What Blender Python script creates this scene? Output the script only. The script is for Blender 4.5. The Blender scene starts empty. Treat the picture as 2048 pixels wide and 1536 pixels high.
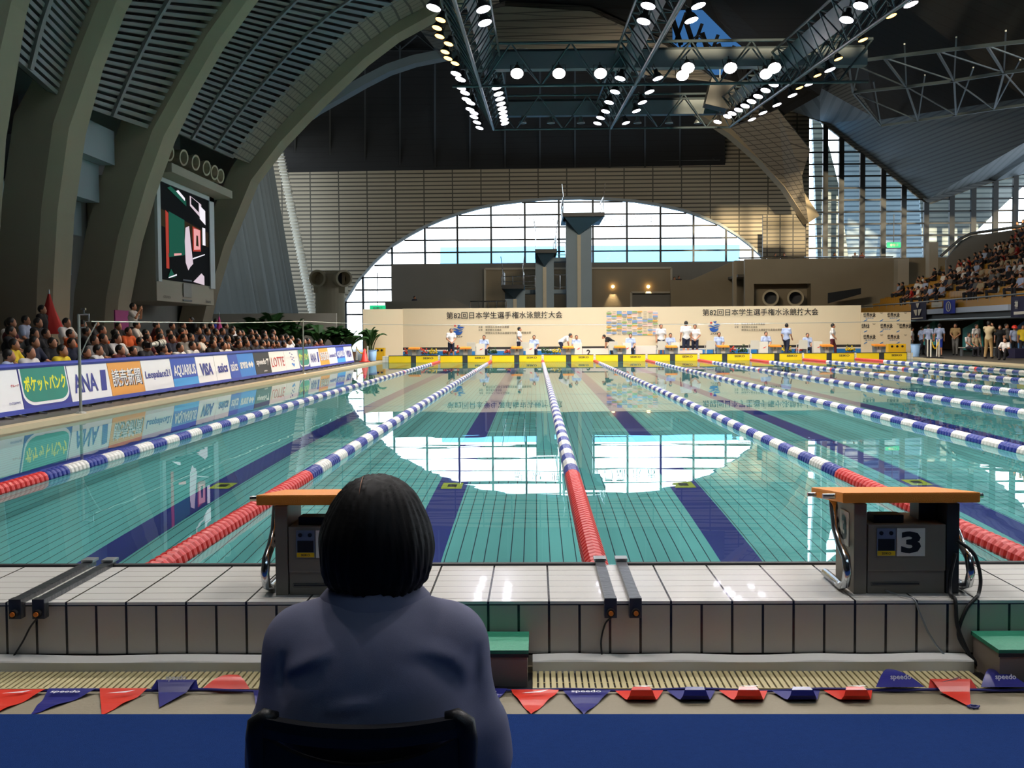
import bpy, bmesh, math, random
import numpy as np
from mathutils import Vector, Matrix
random.seed(7)
S = bpy.context.scene
COL = S.collection
pi = math.pi

# ---------------------------------------------------------------- camera
F = 2301.0                                   # focal length in pixels of the 2048 x 1536 frame
CAM = Vector((0.0, 0.0, 1.35))               # water level is z = 0, the pool runs along +Y
_y = Vector((47 / F, 101 / F, -1.0)).normalized()
_x = Vector((1.0, 0.007, 0.0)); _x = (_x - _x.dot(_y) * _y).normalized()
_z = _x.cross(_y)
R = Matrix((_x, _y, _z)).transposed()        # world -> camera
RT = R.transposed()
cd = bpy.data.cameras.new('camera'); cam = bpy.data.objects.new('camera', cd); COL.objects.link(cam)
cd.sensor_width = 36.0; cd.lens = F / 2048 * 36.0; cd.clip_end = 500
cam.matrix_world = Matrix.Translation(CAM) @ RT.to_4x4()
S.camera = cam

def at(px, py, Y=None, X=None, Z=None):      # a measured pixel to a point of the place, on the plane given
    d = RT @ Vector(((px - 1024) / F, (768 - py) / F, -1.0))
    k = (Y - CAM.y) / d.y if Y is not None else (X - CAM.x) / d.x if X is not None else (Z - CAM.z) / d.z
    return CAM + d * k

# ---------------------------------------------------------------- sky, sun, exposure
W = bpy.data.worlds.new('sky'); S.world = W; W.use_nodes = True
nt = W.node_tree; bgn = nt.nodes['Background']
tc = nt.nodes.new('ShaderNodeTexCoord'); sp = nt.nodes.new('ShaderNodeSeparateXYZ'); cr = nt.nodes.new('ShaderNodeValToRGB')
nt.links.new(tc.outputs['Generated'], sp.inputs[0]); nt.links.new(sp.outputs['Z'], cr.inputs[0]); nt.links.new(cr.outputs[0], bgn.inputs['Color'])
cr.color_ramp.elements[0].position = 0.0; cr.color_ramp.elements[0].color = (0.86, 0.95, 1.0, 1)
cr.color_ramp.elements[1].position = 0.6; cr.color_ramp.elements[1].color = (0.55, 0.76, 1.0, 1)
bgn.inputs['Strength'].default_value = 5.0
sl = bpy.data.lights.new('sun', 'SUN'); sun = bpy.data.objects.new('sun', sl); COL.objects.link(sun)
sl.energy = 9.0; sl.angle = math.radians(0.6); sl.color = (1.0, 0.80, 0.50)
SUNDIR = Vector((0.145, 1.0, -0.105)).normalized()      # low sun from behind, through the opening shaped for it in the rear wall
sun.rotation_euler = SUNDIR.to_track_quat('-Z', 'Y').to_euler()
S.view_settings.view_transform = 'Standard'; S.view_settings.look = 'None'
S.view_settings.gamma = 1.0; S.view_settings.use_curve_mapping = False
S.view_settings.exposure = 0.18
S.cycles.caustics_reflective = False; S.cycles.caustics_refractive = True
S.cycles.max_bounces = 10; S.cycles.transparent_max_bounces = 16; S.cycles.transmission_bounces = 6
S.cycles.sample_clamp_indirect = 4.0; S.cycles.blur_glossy = 0.5

# ---------------------------------------------------------------- materials
def lin(c):
    if isinstance(c, str):
        c = [int(c[i:i + 2], 16) / 255 for i in (0, 2, 4)]
    return [(v / 12.92 if v <= 0.04045 else ((v + 0.055) / 1.055) ** 2.4) for v in c[:3]] + [1.0]

def nn(t, kind, **kw):
    n = t.nodes.new(kind)
    for k, v in kw.items():
        setattr(n, k, v)
    return n

def mth(t, op, a, b=None, c=None):
    n = nn(t, 'ShaderNodeMath', operation=op)
    for i, v in enumerate((a, b, c)):
        if v is None: continue
        if hasattr(v, 'is_linked'): t.links.new(v, n.inputs[i])
        else: n.inputs[i].default_value = v
    return n.outputs[0]

def mixc(t, f, a, b):
    n = nn(t, 'ShaderNodeMix', data_type='RGBA')
    for i, v in ((0, f), (6, a), (7, b)):
        if hasattr(v, 'is_linked'): t.links.new(v, n.inputs[i])
        else: n.inputs[i].default_value = v
    return n.outputs[2]

MATS = {}
def mat(name, col='808080', rough=0.6, metal=0.0, noise=0.12, scale=3.0, bump=0.0, bscale=60.0, spec=0.5, lines=(), linecol='202020',
        emit=None, es=0.0, objcol=False, coat=0.0, transl=None):
    """Principled surface with procedural mottling; lines = [(axis, period, width, offset)] draws joints at world/object coordinates."""
    if name in MATS: return MATS[name]
    m = bpy.data.materials.new(name); m.use_nodes = True; MATS[name] = m
    t = m.node_tree; b = t.nodes['Principled BSDF']
    tc = nn(t, 'ShaderNodeTexCoord')
    base = lin(col)
    if objcol:
        oi = nn(t, 'ShaderNodeObjectInfo'); c = oi.outputs['Color']
    else:
        c = base
    nz = nn(t, 'ShaderNodeTexNoise'); nz.inputs['Scale'].default_value = scale; nz.inputs['Detail'].default_value = 4
    t.links.new(tc.outputs['Object'], nz.inputs['Vector'])
    f = mth(t, 'MULTIPLY', mth(t, 'SUBTRACT', nz.outputs['Fac'], 0.35), noise * 3)
    f = mth(t, 'MINIMUM', mth(t, 'MAXIMUM', f, 0.0), 1.0)
    hs = nn(t, 'ShaderNodeHueSaturation'); hs.inputs['Value'].default_value = 0.55
    if hasattr(c, 'is_linked'): t.links.new(c, hs.inputs['Color'])
    else: hs.inputs['Color'].default_value = c
    out = mixc(t, f, c, hs.outputs[0])
    if lines:
        sx = nn(t, 'ShaderNodeSeparateXYZ'); t.links.new(tc.outputs['Object'], sx.inputs[0])
        acc = None
        for ax, per, wid, off in lines:
            fr = mth(t, 'FRACT', mth(t, 'DIVIDE', mth(t, 'ADD', sx.outputs['XYZ'.index(ax)], 1000 * per - off + wid / 2), per))
            g = mth(t, 'LESS_THAN', fr, wid / per)
            acc = g if acc is None else mth(t, 'MAXIMUM', acc, g)
        out = mixc(t, acc, out, lin(linecol))
    t.links.new(out, b.inputs['Base Color'])
    b.inputs['Roughness'].default_value = rough; b.inputs['Metallic'].default_value = metal
    b.inputs['Specular IOR Level'].default_value = spec; b.inputs['Coat Weight'].default_value = coat
    if bump:
        n2 = nn(t, 'ShaderNodeTexNoise'); n2.inputs['Scale'].default_value = bscale; n2.inputs['Detail'].default_value = 3
        t.links.new(tc.outputs['Object'], n2.inputs['Vector'])
        bp = nn(t, 'ShaderNodeBump'); bp.inputs['Strength'].default_value = bump; bp.inputs['Distance'].default_value = 0.02
        t.links.new(n2.outputs['Fac'], bp.inputs['Height']); t.links.new(bp.outputs[0], b.inputs['Normal'])
    if emit:
        b.inputs['Emission Color'].default_value = lin(emit); b.inputs['Emission Strength'].default_value = es
    if transl:
        tr = nn(t, 'ShaderNodeBsdfTranslucent'); tr.inputs['Color'].default_value = lin(transl)
        mx = nn(t, 'ShaderNodeMixShader'); mx.inputs[0].default_value = 0.5
        t.links.new(b.outputs[0], mx.inputs[1]); t.links.new(tr.outputs[0], mx.inputs[2])
        t.links.new(mx.outputs[0], t.nodes['Material Output'].inputs['Surface'])
    return m

def glass_mat(name, tint=(1, 1, 1, 1), gloss=True):
    m = bpy.data.materials.new(name); m.use_nodes = True; t = m.node_tree; t.nodes.remove(t.nodes['Principled BSDF'])
    tr = nn(t, 'ShaderNodeBsdfTransparent'); tr.inputs[0].default_value = tint
    gl = nn(t, 'ShaderNodeBsdfGlossy'); gl.inputs['Roughness'].default_value = 0.02
    fr = nn(t, 'ShaderNodeFresnel'); fr.inputs['IOR'].default_value = 1.45
    mx = nn(t, 'ShaderNodeMixShader')
    t.links.new(mth(t, 'MULTIPLY', fr.outputs[0], 0.7), mx.inputs[0])
    t.links.new(tr.outputs[0], mx.inputs[1]); t.links.new(gl.outputs[0], mx.inputs[2])
    t.links.new(mx.outputs[0], t.nodes['Material Output'].inputs['Surface'])
    MATS[name] = m
    return m

def M(n): return MATS[n]

# ---------------------------------------------------------------- geometry helpers
class MB:
    def __init__(s): s.v = []; s.f = []; s.m = []
    def add(s, vs, fs, m=0):
        k = len(s.v); s.v += [tuple(p) for p in vs]
        for f in fs: s.f.append(tuple(i + k for i in f)); s.m.append(m)
        return s
    def box(s, x0, x1, y0, y1, z0, z1, m=0):
        return s.add([(x, y, z) for z in (z0, z1) for y in (y0, y1) for x in (x0, x1)],
                     [(0, 2, 3, 1), (4, 5, 7, 6), (0, 1, 5, 4), (2, 6, 7, 3), (0, 4, 6, 2), (1, 3, 7, 5)], m)
    def obox(s, c, size, rot=None, m=0):
        c = Vector(c); hx, hy, hz = (v / 2 for v in size); rot = rot or Matrix.Identity(3)
        return s.add([c + rot @ Vector((x, y, z)) for z in (-hz, hz) for y in (-hy, hy) for x in (-hx, hx)],
                     [(0, 2, 3, 1), (4, 5, 7, 6), (0, 1, 5, 4), (2, 6, 7, 3), (0, 4, 6, 2), (1, 3, 7, 5)], m)
    def bar(s, p0, p1, w, h, m=0, up=(0, 0, 1)):
        p0, p1 = Vector(p0), Vector(p1); d = (p1 - p0); L = d.length; d.normalize(); up = Vector(up)
        if abs(d.dot(up)) > 0.99: up = Vector((1, 0, 0))
        x = d.cross(up).normalized(); z = x.cross(d)
        return s.obox((p0 + p1) / 2, (w, L, h), Matrix((x, d, z)).transposed(), m)
    def cyl(s, p0, p1, r, n=12, m=0, r2=None, caps=True):
        p0, p1 = Vector(p0), Vector(p1); d = (p1 - p0).normalized(); r2 = r if r2 is None else r2
        a = d.orthogonal().normalized(); b = d.cross(a)
        vs = [p0 + r * (math.cos(t) * a + math.sin(t) * b) for t in (2 * pi * i / n for i in range(n))]
        vs += [p1 + r2 * (math.cos(t) * a + math.sin(t) * b) for t in (2 * pi * i / n for i in range(n))]
        fs = [(i, (i + 1) % n, n + (i + 1) % n, n + i) for i in range(n)]
        if caps: fs += [tuple(range(n - 1, -1, -1)), tuple(range(n, 2 * n))]
        return s.add(vs, fs, m)
    def tube(s, pts, r, n=8, m=0, caps=True):
        pts = [Vector(p) for p in pts]; vs = []; a = None
        for i, p in enumerate(pts):
            d = (pts[min(i + 1, len(pts) - 1)] - pts[max(i - 1, 0)]).normalized()
            a = d.orthogonal().normalized() if a is None else (a - a.dot(d) * d).normalized()
            b = d.cross(a); rr = r[i] if isinstance(r, (list, tuple)) else r
            vs += [p + rr * (math.cos(2 * pi * k / n) * a + math.sin(2 * pi * k / n) * b) for k in range(n)]
        fs = [(i * n + k, i * n + (k + 1) % n, (i + 1) * n + (k + 1) % n, (i + 1) * n + k) for i in range(len(pts) - 1) for k in range(n)]
        if caps: fs += [tuple(range(n - 1, -1, -1)), tuple(range((len(pts) - 1) * n, len(pts) * n))]
        return s.add(vs, fs, m)
    def poly(s, pts, m=0): return s.add(pts, [tuple(range(len(pts)))], m)
    def prism(s, pts, vec, m=0):
        n = len(pts); vec = Vector(vec); pts = [Vector(p) for p in pts]
        return s.add(pts + [p + vec for p in pts], [tuple(range(n - 1, -1, -1)), tuple(range(n, 2 * n))] + [(i, (i + 1) % n, n + (i + 1) % n, n + i) for i in range(n)], m)
    def lathe(s, prof, c=(0, 0, 0), n=16, m=0, axis='Z'):
        c = Vector(c); vs = []
        for r, h in prof:
            for k in range(n):
                t = 2 * pi * k / n; q = (r * math.cos(t), r * math.sin(t), h)
                vs.append(c + Vector(q if axis == 'Z' else (q[0], q[2], q[1]) if axis == 'Y' else (q[2], q[0], q[1])))
        fs = [(i * n + k, i * n + (k + 1) % n, (i + 1) * n + (k + 1) % n, (i + 1) * n + k) for i in range(len(prof) - 1) for k in range(n)]
        return s.add(vs, fs, m)
    def grid(s, rows, m=0, closed=False):
        nr, nc = len(rows), len(rows[0]); vs = [p for r in rows for p in r]
        fs = [(i * nc + j, i * nc + j + 1, (i + 1) * nc + j + 1, (i + 1) * nc + j) for i in range(nr - 1) for j in range(nc - 1)]
        return s.add(vs, fs, m)
    def ball(s, c, r, n=10, m=0, sq=(1, 1, 1)):
        c = Vector(c); k = n // 2; vs = []
        for i in range(k + 1):
            th = pi * i / k
            for j in range(n):
                ph = 2 * pi * j / n
                vs.append(c + Vector((r * sq[0] * math.sin(th) * math.cos(ph), r * sq[1] * math.sin(th) * math.sin(ph), r * sq[2] * math.cos(th))))
        fs = [(i * n + j, (i + 1) * n + j, (i + 1) * n + (j + 1) % n, i * n + (j + 1) % n) for i in range(k) for j in range(n)]
        return s.add(vs, fs, m)
    def mesh(s, name, mats, smooth=False, bevel=0.0, fix=True):
        me = bpy.data.meshes.new(name); me.from_pydata(s.v, [], s.f)
        mats = [mats] if not isinstance(mats, (list, tuple)) else mats
        for q in mats: me.materials.append(M(q) if isinstance(q, str) else q)
        me.polygons.foreach_set('material_index', s.m)
        if fix:
            bm = bmesh.new(); bm.from_mesh(me)
            if fix == 2: bmesh.ops.remove_doubles(bm, verts=bm.verts, dist=1e-5)
            if bevel: bmesh.ops.bevel(bm, geom=[e for e in bm.edges if e.is_manifold and e.calc_face_angle(0) > 0.6], offset=bevel, segments=2, affect='EDGES', profile=0.7)
            bmesh.ops.recalc_face_normals(bm, faces=bm.faces); bm.to_mesh(me); bm.free()
        if smooth: me.polygons.foreach_set('use_smooth', [True] * len(me.polygons))
        me.update()
        return me
    def build(s, name, mats, parent=None, smooth=False, bevel=0.0, fix=True, **kw):
        return put(s.mesh(name, mats, smooth, bevel, fix), name, parent, **kw)

def put(me, name, parent=None, loc=None, **kw):
    o = bpy.data.objects.new(name, me); COL.objects.link(o)
    if parent is not None:
        o.parent = parent
        if loc is None and not kw.pop('local', False): o.matrix_parent_inverse = parent.matrix_basis.inverted()
    kw.pop('local', None)
    if loc is not None: o.location = loc
    for k, v in kw.items(): o[k] = v
    return o

def thing(name, label, category, loc=(0, 0, 0), rz=0.0, group=None):
    o = bpy.data.objects.new(name, None); COL.objects.link(o); o.empty_display_size = 0.1
    o.location = loc; o.rotation_euler = (0, 0, rz); o['label'] = label; o['category'] = category
    if group: o['group'] = group
    return o

def struct(mb, name, mats, label=None, **kw):
    o = mb.build(name, mats, **kw); o['kind'] = 'structure'
    if label: o['label'] = label
    return o

def copy_thing(root, loc, rz=None, label=None, group=None):
    r = root.copy(); COL.objects.link(r); r.location = loc
    if rz is not None: r.rotation_euler = (0, 0, rz)
    if label: r['label'] = label
    if group: r['group'] = group
    for ch in KIDS.get(root.name) or list(root.children):
        c = ch.copy(); COL.objects.link(c); c.parent = r
        for g in list(ch.children):
            d = g.copy(); COL.objects.link(d); d.parent = c
    return r
KIDS = {}

TXT = {}
def text_mesh(s, size=1.0, bold=0.0, sx=1.0):
    """Flat text as vertex list / faces, lower left at the origin, in its own XY plane."""
    k = (s, size, bold, sx)
    if k in TXT: return TXT[k]
    c = bpy.data.curves.new('t', 'FONT'); c.body = s; c.size = size; c.offset = bold; c.resolution_u = 2
    o = bpy.data.objects.new('t', c); me = bpy.data.meshes.new_from_object(o)
    v = [(p.co.x * sx, p.co.y) for p in me.vertices]; f = [tuple(p.vertices) for p in me.polygons]
    bpy.data.objects.remove(o); bpy.data.meshes.remove(me); bpy.data.curves.remove(c)
    x0 = min(p[0] for p in v); x1 = max(p[0] for p in v); y0 = min(p[1] for p in v); y1 = max(p[1] for p in v)
    TXT[k] = ([(a - x0, b - y0) for a, b in v], f, x1 - x0, y1 - y0)
    return TXT[k]

def lettering(mb, s, o, ux, uy, height=None, width=None, bold=0.0, m=0, center=False):
    """Add text to mb: o = lower-left (or centre) point, ux / uy = unit directions of writing and of up."""
    v, f, w, h = text_mesh(s, 1.0, bold)
    ky = (height / h) if height else width / w
    kx = (width / w) if width else ky
    o = Vector(o); ux = Vector(ux); uy = Vector(uy)
    if center: o = o - ux * (w * kx / 2) - uy * (h * ky / 2)
    return mb.add([o + ux * (a * kx) + uy * (b * ky) for a, b in v], f, m)
# ---------------------------------------------------------------- palette
mat('concrete', '948770', 0.85, noise=0.14, scale=0.8, bump=0.12, bscale=9)
mat('concrete_pale', 'b5ae9e', 0.8, noise=0.08, scale=0.7, bump=0.05)
mat('concrete_dark', '7d7b75', 0.85, noise=0.12, scale=0.6)
mat('panel_grey', '8d9599', 0.6, noise=0.06, scale=1.0)
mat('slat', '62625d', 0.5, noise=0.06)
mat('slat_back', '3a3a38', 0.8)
mat('end_slat', '928875', 0.6, noise=0.06, lines=(('Z', 0.34, 0.11, 0.0), ('X', 2.42, 0.10, 0.3)), linecol='3d392f')
mat('roof_dark', '16171a', 0.85, noise=0.1, lines=(('Y', 0.9, 0.12, 0.0),), linecol='0c0d0f')
mat('roof_slat', '5f6467', 0.6, noise=0.06, lines=(('Z', 0.22, 0.07, 0.0),), linecol='3c4247')
mat('roof_panel', '7c7468', 0.7, noise=0.08, lines=(('Z', 0.30, 0.05, 0.0), ('Y', 0.5, 0.05, 0)), linecol='4a463f')
mat('frame_dark', '191d21', 0.5, noise=0.05)
mat('steel', '9aa0a2', 0.35, metal=0.8, noise=0.05)
mat('chrome', 'c9ccce', 0.15, metal=1.0, noise=0.03)
mat('truss', '3c464d', 0.45, metal=0.3, noise=0.08)
mat('white_tile', 'd8d6ce', 0.18, noise=0.03, lines=(('X', 0.257, 0.009, 0.05), ('Y', 0.116, 0.004, 0.0)), linecol='23221f', coat=0.3)
mat('front_tile', 'beb5a5', 0.25, noise=0.04, lines=(('X', 0.1285, 0.0105, 0.05), ('Z', 0.212, 0.008, -0.005)), linecol='1b1a18')
mat('far_tile', 'd8d4c6', 0.3, noise=0.03, lines=(('X', 0.25, 0.02, 0.0), ('Z', 0.12, 0.01, 0)), linecol='a9a293')
mat('pool_tile', '72c8c2', 0.5, noise=0.05, scale=1.5, lines=(('X', 0.104, 0.0085, 0.0),), linecol='0e3a44')
mat('pool_stripe', '1a2880', 0.5, noise=0.1, scale=4)
mat('coping', 'b6a585', 0.55, noise=0.1, scale=3)
mat('deck', '4f4a40', 0.5, noise=0.12, scale=2.0)
mat('tan_floor', '8a8068', 0.6, noise=0.14, scale=5, bump=0.1)
mat('carpet', '193a78', 0.95, noise=0.2, scale=60, bump=0.6, bscale=400, spec=0.1)
mat('dark_shell', '34363a', 0.9)
mat('white_paint', 'e6e2d6', 0.5, noise=0.03)
mat('cream_board', 'efe3c8', 0.5, noise=0.02)
mat('black', '0d0d0f', 0.45, noise=0.05)
mat('rubber', '161616', 0.6, noise=0.05)
mat('ink', '2a2522', 0.7, noise=0.02)
mat('curtain', '6a7a84', 0.8, noise=0.15, scale=0.8, transl='4b4a44')
mat('yellow_pad', 'f2c813', 0.4, noise=0.04)
mat('stand_yellow', 'b8862b', 0.5, noise=0.08, scale=1.0)
mat('lane_white', 'c0beb7', 0.35, noise=0.06, scale=8)
mat('lane_blue', '1b2b78', 0.35, noise=0.08, scale=8)
mat('lane_red', 'bb2a26', 0.35, noise=0.08, scale=8)
glass_mat('glass')

# water: still, mirror-like at this low angle
wm = bpy.data.materials.new('water'); wm.use_nodes = True; t = wm.node_tree; t.nodes.remove(t.nodes['Principled BSDF']); MATS['water'] = wm
WATER_REFRACT = True
gl = nn(t, 'ShaderNodeBsdfGlossy'); gl.inputs['Roughness'].default_value = 0.0
rf = nn(t, 'ShaderNodeBsdfRefraction' if WATER_REFRACT else 'ShaderNodeBsdfTransparent'); rf.inputs[0].default_value = (0.93, 0.99, 1.0, 1)
if WATER_REFRACT: rf.inputs['IOR'].default_value = 1.33; rf.inputs['Roughness'].default_value = 0.0
fr = nn(t, 'ShaderNodeFresnel'); fr.inputs['IOR'].default_value = 1.33
mx = nn(t, 'ShaderNodeMixShader'); t.links.new(fr.outputs[0], mx.inputs[0]); t.links.new(rf.outputs[0], mx.inputs[1]); t.links.new(gl.outputs[0], mx.inputs[2])
t.links.new(mx.outputs[0], t.nodes['Material Output'].inputs['Surface'])
tc = nn(t, 'ShaderNodeTexCoord'); mp = nn(t, 'ShaderNodeMapping'); mp.inputs['Scale'].default_value = (0.5, 1.1, 1)
nz = nn(t, 'ShaderNodeTexNoise'); nz.inputs['Scale'].default_value = 1.0; nz.inputs['Detail'].default_value = 2.0
bp = nn(t, 'ShaderNodeBump'); bp.inputs['Strength'].default_value = 0.12; bp.inputs['Distance'].default_value = 0.009
t.links.new(tc.outputs['Object'], mp.inputs[0]); t.links.new(mp.outputs[0], nz.inputs['Vector']); t.links.new(nz.outputs['Fac'], bp.inputs['Height'])
for n in (gl, rf, fr):
    if 'Normal' in n.inputs: t.links.new(bp.outputs[0], n.inputs['Normal'])

# ---------------------------------------------------------------- setting: pool, decks
PX0, PX1, PY0, PY1, DEPTH = -7.42, 18.10, 5.58, 55.58, 2.0
LANE0 = 0.338                                   # X of the rope that ends just left of the nearest brackets
ropes = [LANE0 + 2.5 * k for k in range(-2, 7)]
centres = [LANE0 + 1.25 + 2.5 * k for k in range(-4, 7)][1:]
mb = MB()
mb.poly([(PX0, PY0, -DEPTH), (PX1, PY0, -DEPTH), (PX1, PY1, -DEPTH), (PX0, PY1, -DEPTH)])
mb.poly([(PX0, PY0, -DEPTH), (PX0, PY1, -DEPTH), (PX0, PY1, -0.03), (PX0, PY0, -0.03)])
mb.poly([(PX1, PY0, -DEPTH), (PX1, PY1, -DEPTH), (PX1, PY1, -0.03), (PX1, PY0, -0.03)])
mb.poly([(PX0, PY0, -DEPTH), (PX1, PY0, -DEPTH), (PX1, PY0, -0.03), (PX0, PY0, -0.03)])
mb.poly([(PX0, PY1, -DEPTH), (PX1, PY1, -DEPTH), (PX1, PY1, -0.03), (PX0, PY1, -0.03)])
struct(mb, 'pool_basin', 'pool_tile', 'turquoise tiled swimming pool basin')
mb = MB()
for c in centres:
    mb.box(c - 0.16, c + 0.16, PY0 + 2.0, PY1 - 2.0, -DEPTH, -DEPTH + 0.004)
    for y in (PY0 + 2.0, PY1 - 2.3): mb.box(c - 0.5, c + 0.5, y, y + 0.3, -DEPTH, -DEPTH + 0.004)
struct(mb, 'pool_lane_markings', 'pool_stripe', 'dark blue lane lines on the pool floor')
mb = MB(); mb.poly([(PX0, PY0, 0), (PX1, PY0, 0), (PX1, PY1, 0), (PX0, PY1, 0)])
struct(mb, 'pool_water', 'water', 'still water surface of the swimming pool')

FZ = -0.055                                     # floor by the camera
HW = 0.22
mb = MB(); mb.box(-30, 40, 4.815, PY0, -0.9, HW - 0.012, 1); mb.box(-30, 40, 4.815, PY0, HW - 0.012, HW, 0)
struct(mb, 'wall_pool_end', ['white_tile', 'front_tile'], 'raised white tiled end wall of the pool')
mb = MB(); mb.box(PX0, PX1, PY1, PY1 + 1.0, -0.5, 0.30)
struct(mb, 'wall_pool_far_end', 'far_tile', 'raised white tiled wall at the far end')
mb = MB(); mb.box(-30, 40, -12, 4.815, FZ - 0.2, FZ); struct(mb, 'floor', 'tan_floor')
mb = MB(); mb.box(-30, PX0 - 0.23, PY0, 104, -0.6, 0.079); mb.box(PX1 + 0.23, 60, PY0, 104, -0.6, 0.079); mb.box(PX0 - 0.23, PX1 + 0.23, PY1 + 1.0, 104, -0.6, 0.079)
struct(mb, 'floor_deck', 'deck', 'grey deck around the pool')
mb = MB()
for x0, x1 in ((PX0 - 0.23, PX0), (PX1, PX1 + 0.23)): mb.box(x0, x1, PY0, PY1 + 1, -0.4, 0.08)
struct(mb, 'kerb_coping', 'coping', 'tan stone coping along the pool sides')
mb = MB(); mb.box(-9, 12, -6, 4.16, FZ, FZ + 0.012); struct(mb, 'floor_carpet', 'carpet', 'blue carpet by the pool end')

# ---------------------------------------------------------------- setting: hall envelope
mb = MB()
mb.box(-31, -30, -12, 57, -1, 30); mb.box(-31, -30, 57, 96, -1, 2.5); mb.box(-31, -30, 57, 96, 19, 30); mb.box(-31, -30, 96, 104, -1, 30)
mb.box(60, 61, -12, 40, -1, 30); mb.box(60, 61, 40, 104, -1, 8); mb.box(60, 61, 40, 104, 20, 30)
mb.box(-31, 61, -12, 104, 30, 31)
struct(mb, 'wall_outer', 'dark_shell', 'dark outer walls and roof of the hall')
# unseen rear wall; high opening and bars shaped to cast the sun patches
mb = MB(); mb.box(-31, 61, -13, -12, -1, 18.3); mb.box(-31, -3.5, -13, -12, 18.3, 31); mb.box(24, 61, -13, -12, 18.3, 31); mb.box(-3.5, 8.5, -13, -12, 23.2, 31); mb.box(8.5, 24, -13, -12, 26.6, 31)
for k in range(11): mb.box(-3.5 + 2.5 * k, -3.1 + 2.5 * k, -12.9, -12.5, 18.3, 27)
for z in (20.3, 22.6, 24.6): mb.box(-3.5, 24, -12.9, -12.6, z, z + 0.3)
struct(mb, 'wall_rear', 'dark_shell')

YE = 98.0
ARCH = [(672, 660), (690, 606), (715, 566), (748, 528), (785, 494), (820, 472), (850, 456), (885, 441), (920, 429), (960, 418), (1000, 410), (1050, 404), (1100, 400), (1160, 399),
        (1220, 401), (1270, 405), (1320, 413), (1365, 423), (1400, 435), (1440, 452), (1475, 474), (1500, 493), (1520, 512), (1540, 545)]
RWIN = [(1619, 236), (1640, 243), (1700, 290), (1760, 334), (1800, 366), (1850, 406), (1862, 408), (1902, 394), (1944, 378), (1990, 364), (2060, 346), (2400, 250)]
def px_interp(pts):
    q = [at(x, y, Y=YE) for x, y in pts]
    return [p.x for p in q], [p.z for p in q]
ax_, az_ = px_interp(ARCH); rx_, rz_ = px_interp(RWIN)
sky0, sky1, skz0, skz1 = at(1345, 100, Y=YE).x, at(1520, 100, Y=YE).x, at(1430, 150, Y=YE).z, 29.6     # clerestory behind the light rig
xs = sorted(set([-31.0, 61.0, sky0, sky1] + ax_ + rx_))
mb = MB()
for a, b in zip(xs[:-1], xs[1:]):
    mid = (a + b) / 2
    if ax_[0] < mid < ax_[-1]:
        za, zb = np.interp(a, ax_, az_), np.interp(b, ax_, az_); c = skz0 if sky0 < mid < sky1 else 30; mb.prism([(a, YE, za), (b, YE, zb), (b, YE, c), (a, YE, c)], (0, 0.3, 0))
        if c != 30: mb.box(a, b, YE, YE + 0.3, skz1, 30)
    elif rx_[0] < mid < rx_[-1]:
        za, zb = np.interp(a, rx_, rz_), np.interp(b, rx_, rz_); mb.prism([(a, YE, za), (b, YE, zb), (b, YE, 30), (a, YE, 30)], (0, 0.3, 0))
    elif mid > sky0 and mid < sky1: mb.box(a, b, YE, YE + 0.3, -1, skz0); mb.box(a, b, YE, YE + 0.3, skz1, 30)
    else: mb.box(a, b, YE, YE + 0.3, -1, 30)
struct(mb, 'wall_end', 'end_slat', 'slatted end wall above the arched window')
glass_mat('sky_dimming_glass', (0.10, 0.17, 0.25, 1)); mb = MB(); mb.box(sky0, sky1, YE + .1, YE + .14, skz0, skz1); struct(mb, 'window_3', 'sky_dimming_glass', 'clerestory window high behind the light rig, tint added to dim the sky')  # pane tint added to cut the white glare of the sky
# rim of the arch
mb = MB(); q = [at(x, y, Y=YE) for x, y in ARCH]
for p0, p1 in zip(q[:-1], q[1:]):
    mb.prism([p0 + Vector((0, -0.25, 0)), p1 + Vector((0, -0.25, 0)), p1 + Vector((0, -0.25, 0.22)), p0 + Vector((0, -0.25, 0.22))], (0, 0.6, 0))
struct(mb, 'trim_arch', 'panel_grey', 'rim of the arched window')

def window(name, pts, xcols, zrows, zbot, label, w=0.16, doubles=False):
    X, Z = px_interp(pts); root = thing(name, label, 'window', (X[0], YE, 0)); root['kind'] = 'structure'
    mb = MB()
    for px in xcols:
        x = at(px, 500, Y=YE).x
        if X[0] < x < X[-1]: mb.box(x - w / 2, x + w / 2, YE - 0.1, YE + 0.2, zbot, float(np.interp(x, X, Z)) + 0.1)
    for z in zrows:
        run = [x for x in np.linspace(X[0], X[-1], 200) if np.interp(x, X, Z) > z]
        if run: mb.box(run[0], run[-1], YE - 0.02, YE + 0.1, z - 0.065, z + 0.065)
    mb.build('window_frame', 'frame_dark', root)
    mb = MB(); n = [i for i in range(len(X))]
    for a, b in zip(n[:-1], n[1:]): mb.poly([(X[a], YE + 0.14, zbot), (X[b], YE + 0.14, zbot), (X[b], YE + 0.14, Z[b]), (X[a], YE + 0.14, Z[a])])
    mb.build('glazing', 'glass', root)
    return root
z24 = [at(1000, 504 + 24.6 * k, Y=YE).z for k in range(-4, 6)]
win1 = window('window_1', ARCH, [690, 725, 784, 850, 915, 982.5, 1050, 1118, 1186, 1254, 1321, 1387, 1452, 1505], z24, 0.0, 'tall arched window at the far end of the hall')
zr = [at(1700, 280 + 24 * k, Y=YE).z for k in range(-2, 14)]
window('window_2', RWIN, [1650, 1682, 1724, 1766, 1807, 1852, 1903, 1946, 1990, 2030, 2075], zr, 0.0, 'stepped glass wall beside the yellow stand', w=0.42)
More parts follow.
